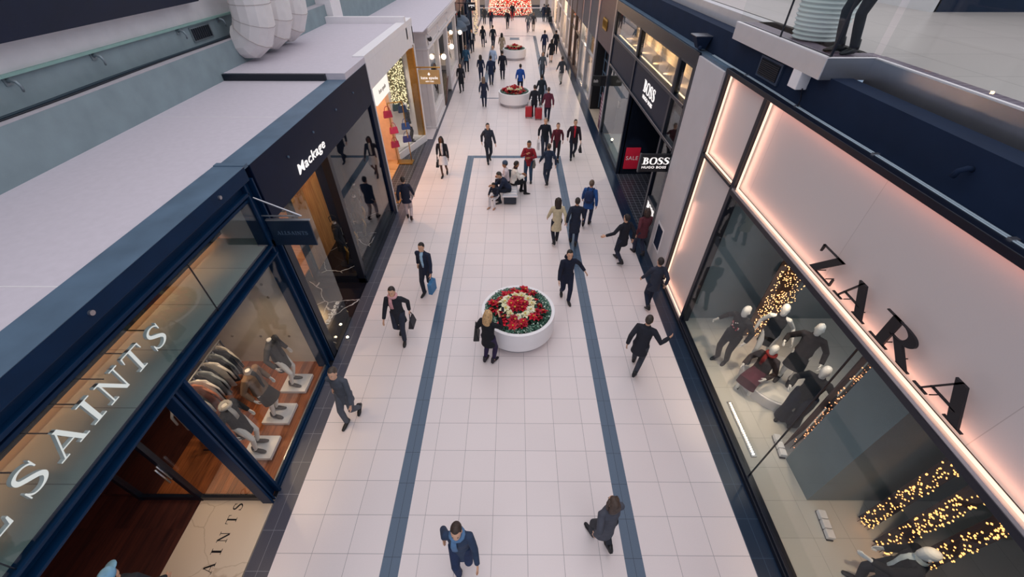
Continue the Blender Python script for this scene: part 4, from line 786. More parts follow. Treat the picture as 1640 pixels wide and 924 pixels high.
# ------------------------------------------------------------------ round planters
def poinsettia(col, seed, s=1.):
    rnd = random.Random(seed); m = MB()
    for ring, (n_, L, el, zz) in enumerate(((7, .125, .15, .03), (6, .095, .5, .045), (4, .055, .8, .055))):
        for k in range(n_):
            a = 2*PI*(k+.5*ring)/n_+rnd.uniform(-.15, .15); l_ = L*rnd.uniform(.85, 1.15); e = el+rnd.uniform(-.15, .15); w = l_*.30
            d = Vector((math.cos(a)*math.cos(e), math.sin(a)*math.cos(e), math.sin(e))); sd = Vector((-math.sin(a), math.cos(a), 0)); b = Vector((0,0,zz))
            P = [b, b+d*l_*.5+sd*w+Vector((0,0,.008)), b+d*l_+Vector((0,0,-.02)), b+d*l_*.5-sd*w+Vector((0,0,.008)), b+d*l_*.5+Vector((0,0,-.006))]
            m.add([p*s for p in P], [(0,1,4),(0,4,3),(1,2,4),(4,2,3)])
    root = m.build('poinsettia', mat('bract'+col, col, .55, 0, .18, 20), local=True, recalc=False)
    m = MB()
    for k in range(6):
        a = 2*PI*k/6+.3; d = Vector((math.cos(a), math.sin(a), -.12)); sd = Vector((-math.sin(a), math.cos(a), 0)); l_ = .15
        P = [Vector((0,0,.01)), d*l_*.5+sd*.045, d*l_, d*l_*.5-sd*.045]; m.add([p*s for p in P], [(0,1,2),(0,2,3)])
    m.build('leaves', mat('poinsettia_leaf', '#234a38', .6, 0, .25, 15), root, local=True, recalc=False)
    m = MB()
    for k in range(5): m.ball((.012*s*math.cos(k*1.26), .012*s*math.sin(k*1.26), .07*s), .009*s, nu=6, nv=4)
    m.build('flower_centre', mat('cyathia', '#d9c14a', .5), root, local=True); return root
PROTO = {}
def planter(x, y, r, label, fgroup, n_detail, seed):
    rnd = random.Random(seed); t = thing('round_planter', label, 'planter', (x, y, 0)); k = r/.92
    M_pl = mat('white_planter', '#f3eff1', .4, 0, .02, 3)
    MB().loft([(0,0,.16,.78*k,.78*k),(0,0,.165,.9*k,.9*k),(0,0,.19,.925*k,.925*k),(0,0,.72,.925*k,.925*k),(0,0,.74,.92*k,.92*k),(0,0,.742,.84*k,.84*k),(0,0,.72,.83*k,.83*k),(0,0,.6,.83*k,.83*k)], 64).build('tub', M_pl, t, local=True, smooth=.5)
    MB().loft([(0,0,0,.80*k,.80*k),(0,0,.165,.80*k,.80*k)], 48).build('plinth', M_sat, t, local=True, smooth=.5)
    MB().loft([(0,0,.6,.83*k,.83*k),(0,0,.655,.83*k,.83*k),(0,0,.70,.6*k,.6*k),(0,0,.80,.34*k,.34*k),(0,0,.87,.1*k,.1*k)], 40).build('soil', M_soil, t, local=True, smooth=.5)
    m = MB()
    for i in range(2600):
        rr = math.sqrt(rnd.uniform(.60, 1))*.82*k; a = rnd.uniform(0, 2*PI); z = .67+rnd.uniform(0,.10); L = rnd.uniform(.025,.05); b = Vector((rr*math.cos(a), rr*math.sin(a), z)); th = rnd.uniform(0, 2*PI)
        d = Vector((math.cos(th), math.sin(th), rnd.uniform(-.2,.7)))*L; sd = Vector((-math.sin(th), math.cos(th), 0))*L*.5
        m.add([b, b+d*.5+sd, b+d, b+d*.5-sd], [(0,1,2,3)], 0 if rnd.random() < .6 else (1 if rnd.random() < .7 else 2))
    o = m.build('ground_cover', [mat('ivy_green', '#2c5a49', .6, 0, .2, 20), mat('ivy_light', '#6f9a86', .6, 0, .2, 20), mat('ivy_pale', '#cfdccd', .6)], local=True, recalc=False); o.location = (x, y, 0)
    tag(o, 'low green ivy filling the rim of '+fgroup, 'ground cover', None, 'stuff')
    pl = []
    for ring, n_, col in ((.0, 1, 'R'), (.17, 6, 'R'), (.34, 11, 'W'), (.50, 13, 'R'), (.64, 16, 'R')):
        for i in range(n_):
            a = 2*PI*i/n_+ring*7
            if n_ == 16 and rnd.random() < .45: continue
            pl.append((ring*k*rnd.uniform(.95, 1.05), a, col, ring))
    for (rr, a, col, ring) in pl:
        key = (col, rnd.randrange(3))
        if key not in PROTO: PROTO[key] = poinsettia({'R': ('#c8102e', '#b01030', '#d81e3a')[key[1]], 'W': ('#f4ecc8', '#f1e6bd', '#f7f0d6')[key[1]]}[col], key[1]+(5 if col == 'W' else 0)); PROTO[key]['used'] = 0
        o = PROTO[key]
        if o['used']: o = copy_tree(o)
        PROTO[key]['used'] = 1
        o.location = (x+rr*math.cos(a), y+rr*math.sin(a), .97-.30*(ring/.7)+.05*(ring/.7)**2+rnd.uniform(-.035,.035)); o.rotation_euler = (rnd.uniform(-.2,.2)-.6*ring*math.sin(a), .6*ring*math.cos(a)+rnd.uniform(-.2,.2), rnd.uniform(0, 6)); s = rnd.uniform(1.05, 1.45)*k; o.scale = (s,s,s)
        where = 'at the centre' if ring < .3 else 'in the inner ring' if ring < .5 else 'in the outer ring'
        tag(o, ('red' if col == 'R' else 'cream white')+' poinsettia '+where+' of '+fgroup, 'poinsettia', ('red' if col == 'R' else 'cream')+' poinsettias '+where+' of '+fgroup)
    return t
planter(.115, 7.37, .925, 'nearest big round white planter, with the blonde woman beside it', 'the nearest white planter', 1, 41)
planter(0.0, 26.2, .95, 'second round white planter along the arcade, man in blue behind it', 'the second white planter', 0, 42)
planter(0.0, 38.2, .95, 'farthest round white planter in the middle of the arcade', 'the farthest white planter', 0, 43)
for o in PROTO.values(): del o['used']
o = MB().box(-.45, .45, 46.0, 46.9, 0, .012).box(-.5, .5, 45.95, 46.0, 0, .02).box(-.5, .5, 46.9, 46.95, 0, .02).build('floor_sign', M_steeltop); tag(o, 'flat grey floor plate beyond the farthest planter', 'floor plate')
# ------------------------------------------------------------------ people and mannequins
def V3(*a): return Vector(a)
def ik(a, b, l1, l2, pole):
    a = Vector(a); b = Vector(b); d = b-a; L = d.length
    if L > (l1+l2)*.998: b = a+d.normalized()*(l1+l2)*.998; d = b-a; L = d.length
    u = d.normalized(); x = (l1*l1-l2*l2+L*L)/(2*L); h = math.sqrt(max(0, l1*l1-x*x))
    p = Vector(pole); p = (p-u*p.dot(u)).normalized(); return a+u*x+p*h, b
def pose(kind, ph=1, stride=.34, lean=.05, arms=None, k=1., headyaw=0., headpitch=0.):
    """joints of a figure 1.72 m tall facing +Y, before scaling by k"""
    J = {}; s = stride
    if kind == 'sit': pz, py = .56, 0
    else: pz, py = .92-.10*s*s*1.2, 0
    J['pel'] = V3(0, py, pz); ln = lean
    def up(h, x=0): return V3(x, py+math.sin(ln)*h, pz+math.cos(ln)*h)
    J['waist'] = up(.17); J['chest'] = up(.36); J['upper'] = up(.47); J['neck'] = up(.555); J['chin'] = up(.59)
    J['lean'] = ln; J['hy'] = headyaw; J['hp'] = headpitch
    for sd, sx in (('L', -1), ('R', 1)):
        f = ph*sx*s/2 if kind == 'walk' else 0
        hip = J['pel']+V3(sx*.09, 0, -.02)
        if kind == 'sit':
            kn = V3(sx*.13, py+.42, .53); an = V3(sx*.13, py+.42+.04*sx, .085); J['heel'+sd] = 0
        else:
            z = .085 if f >= -.02 else .085+min(.09, -f*.45)
            an = V3(sx*(.075 if kind == 'walk' else .10), py+f+(.0 if kind == 'walk' else .03*sx*ph), z)
            kn, an = ik(hip, an, .425, .415, (0.0+.1*sx, 1, 0)); J['heel'+sd] = max(0, z-.085)*5
        J['hip'+sd] = hip; J['kn'+sd] = kn; J['an'+sd] = an
        sh = up(.462, sx*.168)
        J['sh'+sd] = sh; A = (arms or {}).get(sd)
        if A is None:
            sw = -f*1.0 if kind == 'walk' else .03
            tgt = sh+V3(sx*.10, sw+.06, -.50+abs(sw)*.15); pole = (sx*.35, -1, 0)
        else: tgt = sh+Vector(A[0]); pole = A[1] if len(A) > 1 else (sx*.5, -.6, -.6)
        el, wr = ik(sh, tgt, .285, .255, pole); J['el'+sd] = el; J['wr'+sd] = wr
    return {q: (w*k if isinstance(w, Vector) else w) for q, w in J.items()}
def head_xf(J, k):
    c = J['chin']; R = Euler((J['hp'], 0, J['hy'])).to_matrix() @ Euler((-J['lean']*.5, 0, 0)).to_matrix()
    return lambda p: c + R @ (Vector(p)*k)
HEAD = [(0,.012,-.07,.052,.052),(0,.012,-.02,.053,.055),(0,.03,-.012,.036,.05),(0,.03,.0,.05,.066),(0,.024,.035,.063,.082),(0,.014,.08,.070,.092),(0,.006,.12,.074,.098),(0,0,.16,.073,.096),(0,-.006,.195,.060,.080),(0,-.008,.22,.034,.047),(0,-.008,.228,.008,.01)]
def add_hand(m, wr, el, side, k, curl=.5, fine=True, fist=False):
    d = (wr-el).normalized(); sx = -1 if side == 'L' else 1
    n = V3(-sx, .15, 0); n = (n-d*n.dot(d)).normalized(); w = d.cross(n)     # n: palm normal, w: across the palm
    P = lambda a, b, c: wr+(d*a+w*b+n*c)*k
    m.tube([P(-.01,0,0), P(.03,0,0), P(.075,0,.004), P(.095,0,.006)], [(.022*k,.02*k),(.038*k,.016*k),(.042*k,.015*k),(.038*k,.011*k)], 8, up=n)
    fw = w if w.y >= 0 else -w; sg = 1 if w.y >= 0 else -1
    for i, L in enumerate((.062,.075,.07,.052)):
        b = sg*(.031-.0205*i); c = curl*(1+.12*i); a0 = .085; p = [(a0, 0)]; ang = c*.5
        for seg in (.45, .32, .27): q = p[-1]; p.append((q[0]+L*seg*math.cos(ang)*1.05, q[1]+L*seg*math.sin(ang)*1.05)); ang += c*.8
        m.tube([P(q[0], b*(1+.12*(q[0]-a0)/.07), q[1]) for q in p], [.0095*k,.009*k,.0082*k,.0068*k], 6)
    m.tube([P(.02, sg*.026, .004), P(.048, sg*.052, .016), P(.072, sg*.06, .026), P(.092, sg*.056, .036)], [.013*k,.0115*k,.010*k,.0078*k], 6)
def limb(m, pts, rad, n=10): m.tube(pts, rad, n)
def foot_xf(an, heel, yaw, k):
    R = Euler((-heel*.9, 0, 0)).to_matrix(); Rz = Euler((0,0,yaw)).to_matrix()
    return lambda p: an + Rz @ (R @ (Vector(p)*k))
def cloth_mat(col, var=.14):
    return mat('cloth'+col, col, .9, 0, var, 9, .25)
SKINS = {'p': '#d9a98c', 'm': '#b07a58', 'd': '#5d3b2c', 'w': '#efe9e6', 'n': '#e9e2dd'}
def figure(root, J, k=1., skin='p', top=('#15181f', .62, 1.0), legs=('trousers', '#1a2233'), hair=('short', '#241a16'), shoes='#14141a', vox=.011, head=True, face=True, sleeves=True, collar=None, hood=None, fit=1.0, scarf=None, hat=None, shirt=None, barefeet=False, neckcap=None, wide=1.0):
    """one body mesh plus clothing children under root (local space, facing +Y)"""
    sk = mat('skin_'+skin, SKINS[skin], .5 if skin not in 'wn' else .3, 0, .04, 12)
    m = MB(); T = [J['pel']+V3(0,0,-.08*k), J['pel'], J['waist'], J['chest'], J['upper'], J['neck']]
    m.tube(T, [(.10*k,.08*k),(.135*k,.10*k),(.115*k,.085*k),(.14*k,.10*k),(.13*k,.08*k),(.052*k,.05*k)], 14, up=(0,1,0))
    for s, sx in (('L',-1),('R',1)):
        limb(m, [J['upper']+V3(sx*.08*k,0,-.0), J['sh'+s], (J['sh'+s]+J['el'+s])/2, J['el'+s], (J['el'+s]*.6+J['wr'+s]*.4), J['wr'+s]], [.055*k,.052*k,.044*k,.037*k,.036*k,.025*k])
        limb(m, [J['hip'+s]+V3(0,0,.04*k), (J['hip'+s]*.6+J['kn'+s]*.4), J['kn'+s], (J['kn'+s]*.65+J['an'+s]*.35), J['an'+s]], [.082*k,.070*k,.050*k,.048*k,.034*k])
        F = foot_xf(J['an'+s], J['heel'+s], -sx*.12, k); m.tube([F((0,-.05,-.04)), F((0,.02,-.045)), F((0,.10,-.058)), F((0,.15,-.066))], [(.028*k,.03*k),(.034*k,.034*k),(.038*k,.02*k),(.026*k,.012*k)], 8, up=(0,0,1))
        add_hand(m, J['wr'+s], J['el'+s], s, k, .45)
    H = head_xf(J, k); ex = None
    if head:
        m.loft(HEAD, 16, xf=H)
        m.add([H(p) for p in ((-.013,.088,.062),(.013,.088,.062),(0,.122,.066),(0,.098,.112),(0,.07,.09))], [(0,2,1),(0,3,2),(1,2,3),(0,1,4),(0,4,3),(1,3,4)])
        for sx in (-1, 1): m.ball((sx*.074,.0,.085), (.012,.022,.032), xf=H, nu=8, nv=6)
        if face:
            ex = MB()
            for sx in (-1, 1):
                ex.ball((sx*.028,.087,.104), (.013,.009,.007), 1, 8, 5, xf=H); ex.ball((sx*.028,.0945,.104), (.006,.004,.006), 2, 6, 4, xf=H); ex.ball((sx*.03,.092,.122), (.018,.006,.0035), 2, 6, 4, xf=H)
            ex.ball((0,.09,.038), (.022,.008,.006), 3, 8, 5, xf=H)
    else:
        m.tube([J['neck'], J['chin']+V3(0,0,.0)], [(.052*k,.05*k),(.05*k,.05*k)], 14, up=(0,1,0))
    b = m.build('body', [sk, mat('eye_white', '#e8e2dc', .4), mat('eye_dark', '#22170f', .4), mat('lips'+skin, '#9c5a4e' if skin != 'd' else '#5a2f28', .5)], root, local=True, smooth=3, remesh=vox*.75, extra=ex)
    # upper garment
    if top:
        col, hem, puff = top[:3]; m = MB(); g = fit*puff
        hz = hem*k; pel = J['pel']; P = []; R = []
        if hz < pel.z:
            q = V3(pel.x, pel.y, hz); fl = 1+.25*(pel.z-hz)/k; P += [q, (q+pel)/2]; R += [(.165*k*g*fl, .125*k*g*fl), (.16*k*g, .122*k*g)]
        P += [pel+V3(0,0,.02*k), J['waist'], J['chest'], J['upper'], (J['upper']+J['neck'])/2, J['neck']+V3(0,0,.005*k)]; R += [(.158*k*g,.12*k*g),(.145*k*g,.108*k*g),(.162*k*g,.122*k*g),(.138*k*g,.102*k*g),(.092*k,.078*k),(.066*k,.064*k)]
        m.tube(P, R, 18, up=(0,1,0))
        for s, sx in (('L',-1),('R',1)):
            w = J['wr'+s]-(J['wr'+s]-J['el'+s]).normalized()*.012*k
            if sleeves == 'none': continue
            if sleeves == 'short': limb(m, [J['upper']+V3(sx*.09*k,0,0), J['sh'+s], (J['sh'+s]+J['el'+s]*1.5)/2.5], [.065*k,.066*k*puff,.058*k*puff])
            else: limb(m, [J['upper']+V3(sx*.09*k,0,0), J['sh'+s], (J['sh'+s]+J['el'+s])/2, J['el'+s], (J['el'+s]+w)/2, w], [.062*k,.062*k*puff,.058*k*puff,.053*k*puff,.048*k*puff,.041*k*puff], 12)
        ct = m.build('coat' if hem < .8 else 'jacket', cloth_mat(col), root, local=True, smooth=3, remesh=vox)
        if collar:
            m = MB(); up_ = (J['chin']-J['neck']).normalized(); c = J['neck']+up_*.005*k; m.tube([c-up_*.03*k, c+up_*.02*k, c+up_*.045*k], [(.085*k,.08*k),(.078*k,.076*k),(.074*k,.074*k)], 16, up=(0,1,0), cap=False); m.build('collar', cloth_mat(collar), ct, local=True, smooth=3)
        if hood:
            m = MB(); c = J['neck']+V3(0,-.08*k,.0); m.ball(c, (.12*k,.07*k,.09*k), nu=14, nv=8); m.build('hood', cloth_mat(hood), ct, local=True, smooth=3)
        if shirt:
            m = MB(); c = (J['chest']+J['upper'])/2; f = V3(0,1,0)
            m.tube([J['pel']+V3(0,.075*k*g,.06*k), J['waist']+V3(0,.07*k*g,0), J['chest']+V3(0,.085*k*g,0), J['upper']+V3(0,.065*k*g,0), J['neck']+V3(0,.02*k,0)], [(.06*k,.05*k),(.06*k,.05*k),(.065*k,.05*k),(.055*k,.05*k),(.05*k,.05*k)], 10, up=(0,1,0)); m.build('shirt', cloth_mat(shirt), root, local=True, smooth=3)
    kind, lc = legs
    if kind in ('trousers', 'leggings', 'wide'):
        m = MB(); gf = {'trousers': 1.0, 'leggings': .95, 'wide': 1.35}[kind]
        m.tube([J['pel']+V3(0,0,-.10*k), J['pel']+V3(0,0,0), J['pel']+V3(0,0,.10*k)], [(.13*k,.10*k),(.148*k,.112*k),(.13*k,.10*k)], 16, up=(0,1,0))
        for s, sx in (('L',-1),('R',1)):
            h, kn, a = J['hip'+s], J['kn'+s], J['an'+s]; e = a+(kn-a).normalized()*(.0 if kind != 'leggings' else .05)*k
            if kind == 'wide': e = a-(kn-a).normalized()*.045*k
            limb(m, [h+V3(0,0,.05*k), h*.6+kn*.4, kn, kn*.6+a*.4, e], [.10*k*max(1,gf*.9),.09*k*gf,.068*k*gf,(.064 if kind != 'wide' else .08)*k*gf,(.054 if kind == 'trousers' else .045 if kind == 'leggings' else .1)*k*gf], 12)
        m.build('trousers' if kind != 'leggings' else 'leggings', cloth_mat(lc), root, local=True, smooth=3, remesh=vox)
    elif kind == 'skirt':
        m = MB(); kz = (J['knL'].z+J['knR'].z)/2; c = (J['knL']+J['knR'])/2; w = abs(J['knL'].y-J['knR'].y)/2
        if J['knL'].z > J['pel'].z-.15*k:      # seated: cloth over the thighs
            m.tube([J['pel']+V3(0,-.06*k,.08*k), J['pel']+V3(0,.06*k,.03*k), (J['pel']+c)/2+V3(0,0,.02*k), c+V3(0,.03*k,.02*k), c+V3(0,.06*k,-.16*k)], [(.13*k,.10*k),(.17*k,.10*k),(.19*k,.09*k),(.2*k,.085*k),(.21*k,.06*k)], 16, up=(0,0,1))
        else: m.tube([V3(c.x, c.y, kz+.05*k), (J['pel']+V3(c.x,c.y,kz))/2, J['pel'], J['pel']+V3(0,0,.14*k)], [(.2*k,(.15*k+w)),(.185*k,.15*k),(.155*k,.12*k),(.13*k,.10*k)], 18, up=(0,1,0))
        m.build('skirt', cloth_mat(lc), root, local=True, smooth=3, remesh=vox)
    if shoes:
        for s, sx in (('L',-1),('R',1)):
            F = foot_xf(J['an'+s], J['heel'+s], -sx*.12, k)
            m = MB().tube([F((0,-.075,-.045)), F((0,-.05,-.03)), F((0,.03,-.035)), F((0,.11,-.055)), F((0,.18,-.066)), F((0,.195,-.068))], [(.026*k,.03*k),(.037*k,.05*k),(.04*k,.047*k),(.046*k,.029*k),(.032*k,.018*k),(.012*k,.01*k)], 10, up=(0,0,1)); m.tube([F((0,-.04,-.02)), F((0,-.012,.09))], [.046*k,.044*k], 10)
            m.build('shoe', mat('shoe'+shoes, shoes, .5, 0, .1, 10), root, local=True, smooth=3)
    if head and hair:
        st, hc = hair[:2]; hm = mat('hair'+hc, hc, .6, 0, .35, 22, .5)
        m = MB(); n_ = 18; rows = []
        kv = len(m.v)
        for i in range(10):
            ph = PI/2*(1-i/9*1.5)          # from the crown down past the ears
            for j in range(n_):
                th = 2*PI*j/n_; fwd = math.sin(th)
                p2 = ph
                lim = .62 if fwd > .55 else (.12 if fwd > 0 else -.75)
                if st == 'bald': lim = 9
                p2 = max(ph, lim); x = .083*math.cos(p2)*math.cos(th); y = -.008+.106*math.cos(p2)*math.sin(th); z = .125+.112*math.sin(p2)
                m.v.append(H((x, y, z)))
        for i in range(9):
            for j in range(n_):
                q = (j+1) % n_; m.f.append((kv+i*n_+j, kv+(i+1)*n_+j, kv+(i+1)*n_+q, kv+i*n_+q)); m.m.append(0)
        if st in ('long', 'bob'):
            L = -.20 if st == 'long' else -.05
            m.tube([H((0,-.035,.19)), H((0,-.05,.11)), H((0,-.06,.03)), H((0,-.06,L*.6)), H((0,-.05,L))], [(.06*k,.05*k),(.092*k,.062*k),(.10*k,.06*k),(.096*k,.05*k),(.055*k,.03*k)], 14, up=(0,1,0))
            for sx in (-1, 1): m.tube([H((sx*.055,.03,.19)), H((sx*.082,.02,.11)), H((sx*.086,.0,.03)), H((sx*.08,-.015,L*.8))], [.028*k,.03*k,.03*k,.018*k], 8)
        if st == 'tail': m.tube([H((0,-.10,.16)), H((0,-.15,.12)), H((0,-.155,.0)), H((0,-.13,-.08))], [.03*k,.036*k,.03*k,.01*k], 8)
        if st == 'bun': m.ball((0,-.11,.17), .045, xf=H, nu=10, nv=7)
        m.build('hair', hm, root, local=True, smooth=3)
    if hat:
        m = MB(); st, hc = hat
        m.loft([(0,-.004,.115,.088,.108),(0,-.004,.15,.09,.11),(0,-.006,.20,.08,.098),(0,-.008,.235,.05,.062),(0,-.008,.25,.012,.014)], 18, xf=H)
        if st == 'cap': m.loft([(0,.10,.135,.07,.085),(0,.11,.142,.068,.08)], 14, xf=H)
        m.build('cap' if st == 'cap' else 'beanie', cloth_mat(hc), root, local=True, smooth=3)
    if scarf:
        m = MB(); c = J['neck']+V3(0,.01*k,.02*k); m.tube([c+V3(.085*k*math.cos(a), .08*k*math.sin(a), .015*k*math.sin(a*2)) for a in [i*PI/6 for i in range(13)]], .036*k, 8); m.tube([c+V3(.04*k,.08*k,0), c+V3(.045*k,.125*k,-.15*k), c+V3(.04*k,.12*k,-.32*k)], [(.035*k,.014*k),(.045*k,.014*k),(.045*k,.012*k)], 8, up=(0,1,0)); m.build('scarf', cloth_mat(scarf), root, local=True, smooth=3)
    return root
def local_to_world(root, p): return Matrix.Translation(root.location) @ Euler(root.rotation_euler).to_matrix().to_4x4() @ Vector(p)
BAGS = []
def person(label, u, v, face=0, h=1.72, pos=None, kind='walk', ph=1, stride=.34, lean=.05, arms=None, hy=0., hp=0., bag=None, **kw):
    p = Vector(pos) if pos else at(u, v, 0); k = h/1.72; rz = math.radians(face)
    root = thing('person', label, 'person', p, rz); J = pose(kind, ph, stride, lean, arms, k, hy, hp)
    far = p.y > 20; kw.setdefault('vox', .02 if far else .011); figure(root, J, k, **kw)
    if bag:
        st, side, col, blab = bag; w = J['wr'+side]
        if st == 'hand':      # carried by its handle in the closed hand
            q = local_to_world(root, w+(w-J['el'+side]).normalized()*.095*k+V3(0,0,-.40)); handbag('handbag', blab, q, rz+PI/2, col, 1.15)
        elif st == 'shopper':
            q = local_to_world(root, w+(w-J['el'+side]).normalized()*.09*k+V3(0,0,-.50)); t = thing('shopping_bag', blab, 'shopping bag', q, rz+PI/2)
            MB().box(-.16,.16,-.055,.055,0,.36).build('body', mat('paper'+col, col, .6, 0, .04, 6), t, local=True, bevel=.006)
            for sy in (-.04, .04): MB().tube([(-.07,sy,.36),(-.05,sy*.6,.46),(0,sy*.3,.505),(.05,sy*.6,.46),(.07,sy,.36)], .006, 6).build('handle', mat('paper'+col, col, .6), t, local=True, smooth=3)
        elif st == 'back':
            q = local_to_world(root, (J['chest']+J['waist'])/2+V3(0,-.125*k,-.16*k)); t = thing('backpack', blab, 'backpack', q, rz)
            MB().tube([(0,-.05,0),(0,-.07,.08),(0,-.07,.26),(0,-.05,.38),(0,-.03,.42)], [(.12,.06),(.155,.09),(.15,.085),(.12,.06),(.05,.03)], 14, up=(0,1,0)).build('body', cloth_mat(col), t, local=True, smooth=3)
            MB().tube([(0,-.13,.05),(0,-.14,.12),(0,-.12,.2)], [(.09,.03),(.1,.04),(.08,.02)], 10, up=(0,1,0)).build('pocket', cloth_mat(col), t, local=True, smooth=3)
            for sx in (-1, 1): MB().tube([(sx*.08,-.01,.38),(sx*.10,.06,.47),(sx*.10,.22,.42),(sx*.11,.24,.25),(sx*.13,.10,.08)], .017, 6).build('strap', cloth_mat(col), t, local=True, smooth=3)
        elif st == 'case':
            q = local_to_world(root, V3(w.x*1.15, w.y-.3*k, 0)); q.z = 0; t = thing('suitcase', blab, 'suitcase', q, rz)
            MB().box(-.19,.19,-.12,.12,.06,.62).build('shell', mat('case'+col, col, .4, 0, .08, 6), t, local=True, bevel=.03)
            for sx in (-1, 1):
                for sy in (-1, 1): MB().tube([(sx*.15-.012,sy*.09,.035),(sx*.15+.012,sy*.09,.035)], .035, 12).build('wheel', M_ink, t, local=True)
            MB().tube([(-.08,-.1,.62),(-.08,-.1,.86),(.08,-.1,.86),(.08,-.1,.62)], .01, 6).build('handle', M_steeltop, t, local=True)
            MB().box(-.15,.15,-.13,-.12,.15,.5).build('pocket', mat('case'+col, col, .4), t, local=True, bevel=.004)
        elif st == 'elbow':
            q = local_to_world(root, J['el'+side]*.45+w*.55+V3(-.13,-.04,-.45)); handbag('handbag', blab, q, rz+PI/2+.5, col, 1.25)
        elif st == 'cross':
            q = local_to_world(root, J['pel']+V3((.21 if side == 'R' else -.21)*k, .02, -.22)); t = handbag('shoulder_bag', blab, q, rz+PI/2, col, 1.1, cat='shoulder bag', strap=False)
            a = local_to_world(root, J['sh'+side]+V3(0,0,.065*k)); qi = Euler((0,0,rz+PI/2)).to_matrix().inverted()
            P = [V3(.1,0,.22), qi @ (a-Vector(q))+V3(.05,0,-.15), qi @ (a-Vector(q)), qi @ (a-Vector(q))+V3(-.06,0,-.15), V3(-.1,0,.22)]
            MB().tube(P, .01, 6).build('strap', mat('leather'+col, col, .45), t, local=True, smooth=3)
    return root, J
UPARM = {'L': ((.06,.30,-.02), (-.6,-.2,-1)), 'R': ((-.06,.30,-.02), (.6,-.2,-1))}
NAVY, BLK, CHAR = '#16233d', '#10131c', '#2b2e37'
# the woman at the nearest planter
person('blonde woman in a short black coat standing at the nearest planter', 0, 0, -28, 1.70, pos=at(784, 579), kind='stand', arms={'L': ((-.05,.22,-.26), (-.6,-.5,-1)), 'R': ((-.05,.33,-.05), (.7,-.2,-1))}, lean=.04, hp=-.12, top=(BLK, .66, 1.05), legs=('leggings', '#2b1f45'), hair=('long', '#c9a273'), shoes='#1c1526', vox=.009, bag=('elbow', 'L', '#12181c', 'dark handbag hanging from the left forearm of the blonde woman'))
t = thing('phone', 'dark phone held up by the blonde woman', 'phone', local_to_world(bpy.data.objects['person'], (.13, .47, 1.37))); t.rotation_euler = (0,0,math.radians(-28)); MB().box(-.037,.037,-.004,.004,0,.145).build('case', M_ink, t, local=True, bevel=.003)
MB().box(-.033,.033,-.0055,-.004,.008,.137).build('screen', mat('phone_screen', '#233044', .15), t, local=True)
# walkers, near
person('tall dark walker in a blue scarf at the very bottom of the arcade', 0, 0, 180, 1.74, pos=at(745, 902), top=('#2c3d58', .55, 1.0), legs=('trousers', '#1d3054'), hair=('short', '#3a2c26'), scarf='#5a7fa8')
person('walker in a grey coat beside the right dark band at the bottom', 0, 0, 20, 1.70, pos=at(960, 868), top=('#4a4c57', .50, 1.0), legs=('trousers', CHAR), hair=('bob', '#4b3b33'), ph=-1)
person('lone walker in a grey jacket just outside the left window corner', 0, 0, 172, 1.72, pos=at(568, 668), top=('#4c515b', .66, 1.0), legs=('trousers', '#555963'), hair=('short', '#50443c'))
person('walker in dark coat with a pink scarf on the left lane', 0, 0, 178, 1.74, pos=at(647, 540), top=('#20232d', .60, 1.05), legs=('trousers', '#2a3040'), hair=('short', '#2f2522'), scarf='#d9a2a6', ph=-1, bag=('hand', 'L', '#171722', 'black bag carried by the walker with the pink scarf'))
person('walker in dark jacket and pale blue top near the left band', 0, 0, 165, 1.72, pos=at(688, 466), top=('#16213a', .70, 1.08), shirt='#9fc4e2', legs=('trousers', '#252a3a'), hair=('short', '#221a18'), bag=('shopper', 'L', '#3f78a8', 'blue paper shopping bag held by the walker with the pale blue top'))
person('walker in a dark jacket passing the navy corner post', 0, 0, 10, 1.68, pos=at(657, 352), top=('#171d33', .74, 1.05), legs=('trousers', '#cdb8b8'), hair=('short', '#2a1f1c'), shoes='#2c1c1c', ph=-1)
person('woman in a black coat and white skirt outside the white shop', 0, 0, 178, 1.70, pos=at(713, 281), top=('#1b1d27', .80, 1.0), shirt='#dcd8da', legs=('skirt', '#dedbe0'), hair=('long', '#15110f'), skin='d', bag=('hand', 'R', '#15161d', 'black handbag of the woman in the white skirt'))
person('walker in a slate jacket striding above the end of the left band', 0, 0, -165, 1.74, pos=at(783, 259), top=('#2d3240', .70, 1.1), legs=('trousers', '#1c2130'), hair=('short', '#1e1815'), bag=('back', 'L', '#37404f', 'grey backpack of the striding walker in slate'))
person('walker in a cream coat beside the right band', 0, 0, 5, 1.70, pos=at(889, 390), top=('#cdbf9f', .55, 1.0), legs=('trousers', '#1e2230'), hair=('long', '#2e231e'))
person('walker in a long navy coat right of the cream coat', 0, 0, -5, 1.74, pos=at(917, 392), top=('#1c2438', .52, 1.0), legs=('trousers', '#1e2a45'), hair=('short', '#2d2522'), ph=-1)
person('walker in a bright blue jacket on the right lane', 0, 0, -20, 1.76, pos=at(938, 362), top=('#23508f', .74, 1.08), legs=('trousers', '#1f2b4a'), hair=('short', '#6a5748'), bag=('back', 'L', '#1e3058', 'navy backpack on the walker in the bright blue jacket'))
person('walker in black swinging an arm outside the black doorway', 0, 0, 25, 1.74, pos=at(990, 420), top=('#161a26', .68, 1.05), legs=('trousers', '#20273a'), hair=('short', '#2a2220'), stride=.42, arms={'L': ((-.42,.10,-.28),)})
person('walker in a dusky red jacket close to the black doorway', 0, 0, 12, 1.70, pos=at(1021, 408), top=('#5d2b35', .72, 1.0), legs=('trousers', '#2b3147'), hair=('bob', '#3a2a26'), ph=-1)
person('walker in navy hood just beyond the nearest planter', 0, 0, 185, 1.72, pos=at(904, 478), top=('#121a30', .66, 1.08), hood='#121a30', legs=('trousers', '#141d36'), hair=('short', '#191413'), arms={'L': ((-.30,.02,-.36),)}, ph=-1)
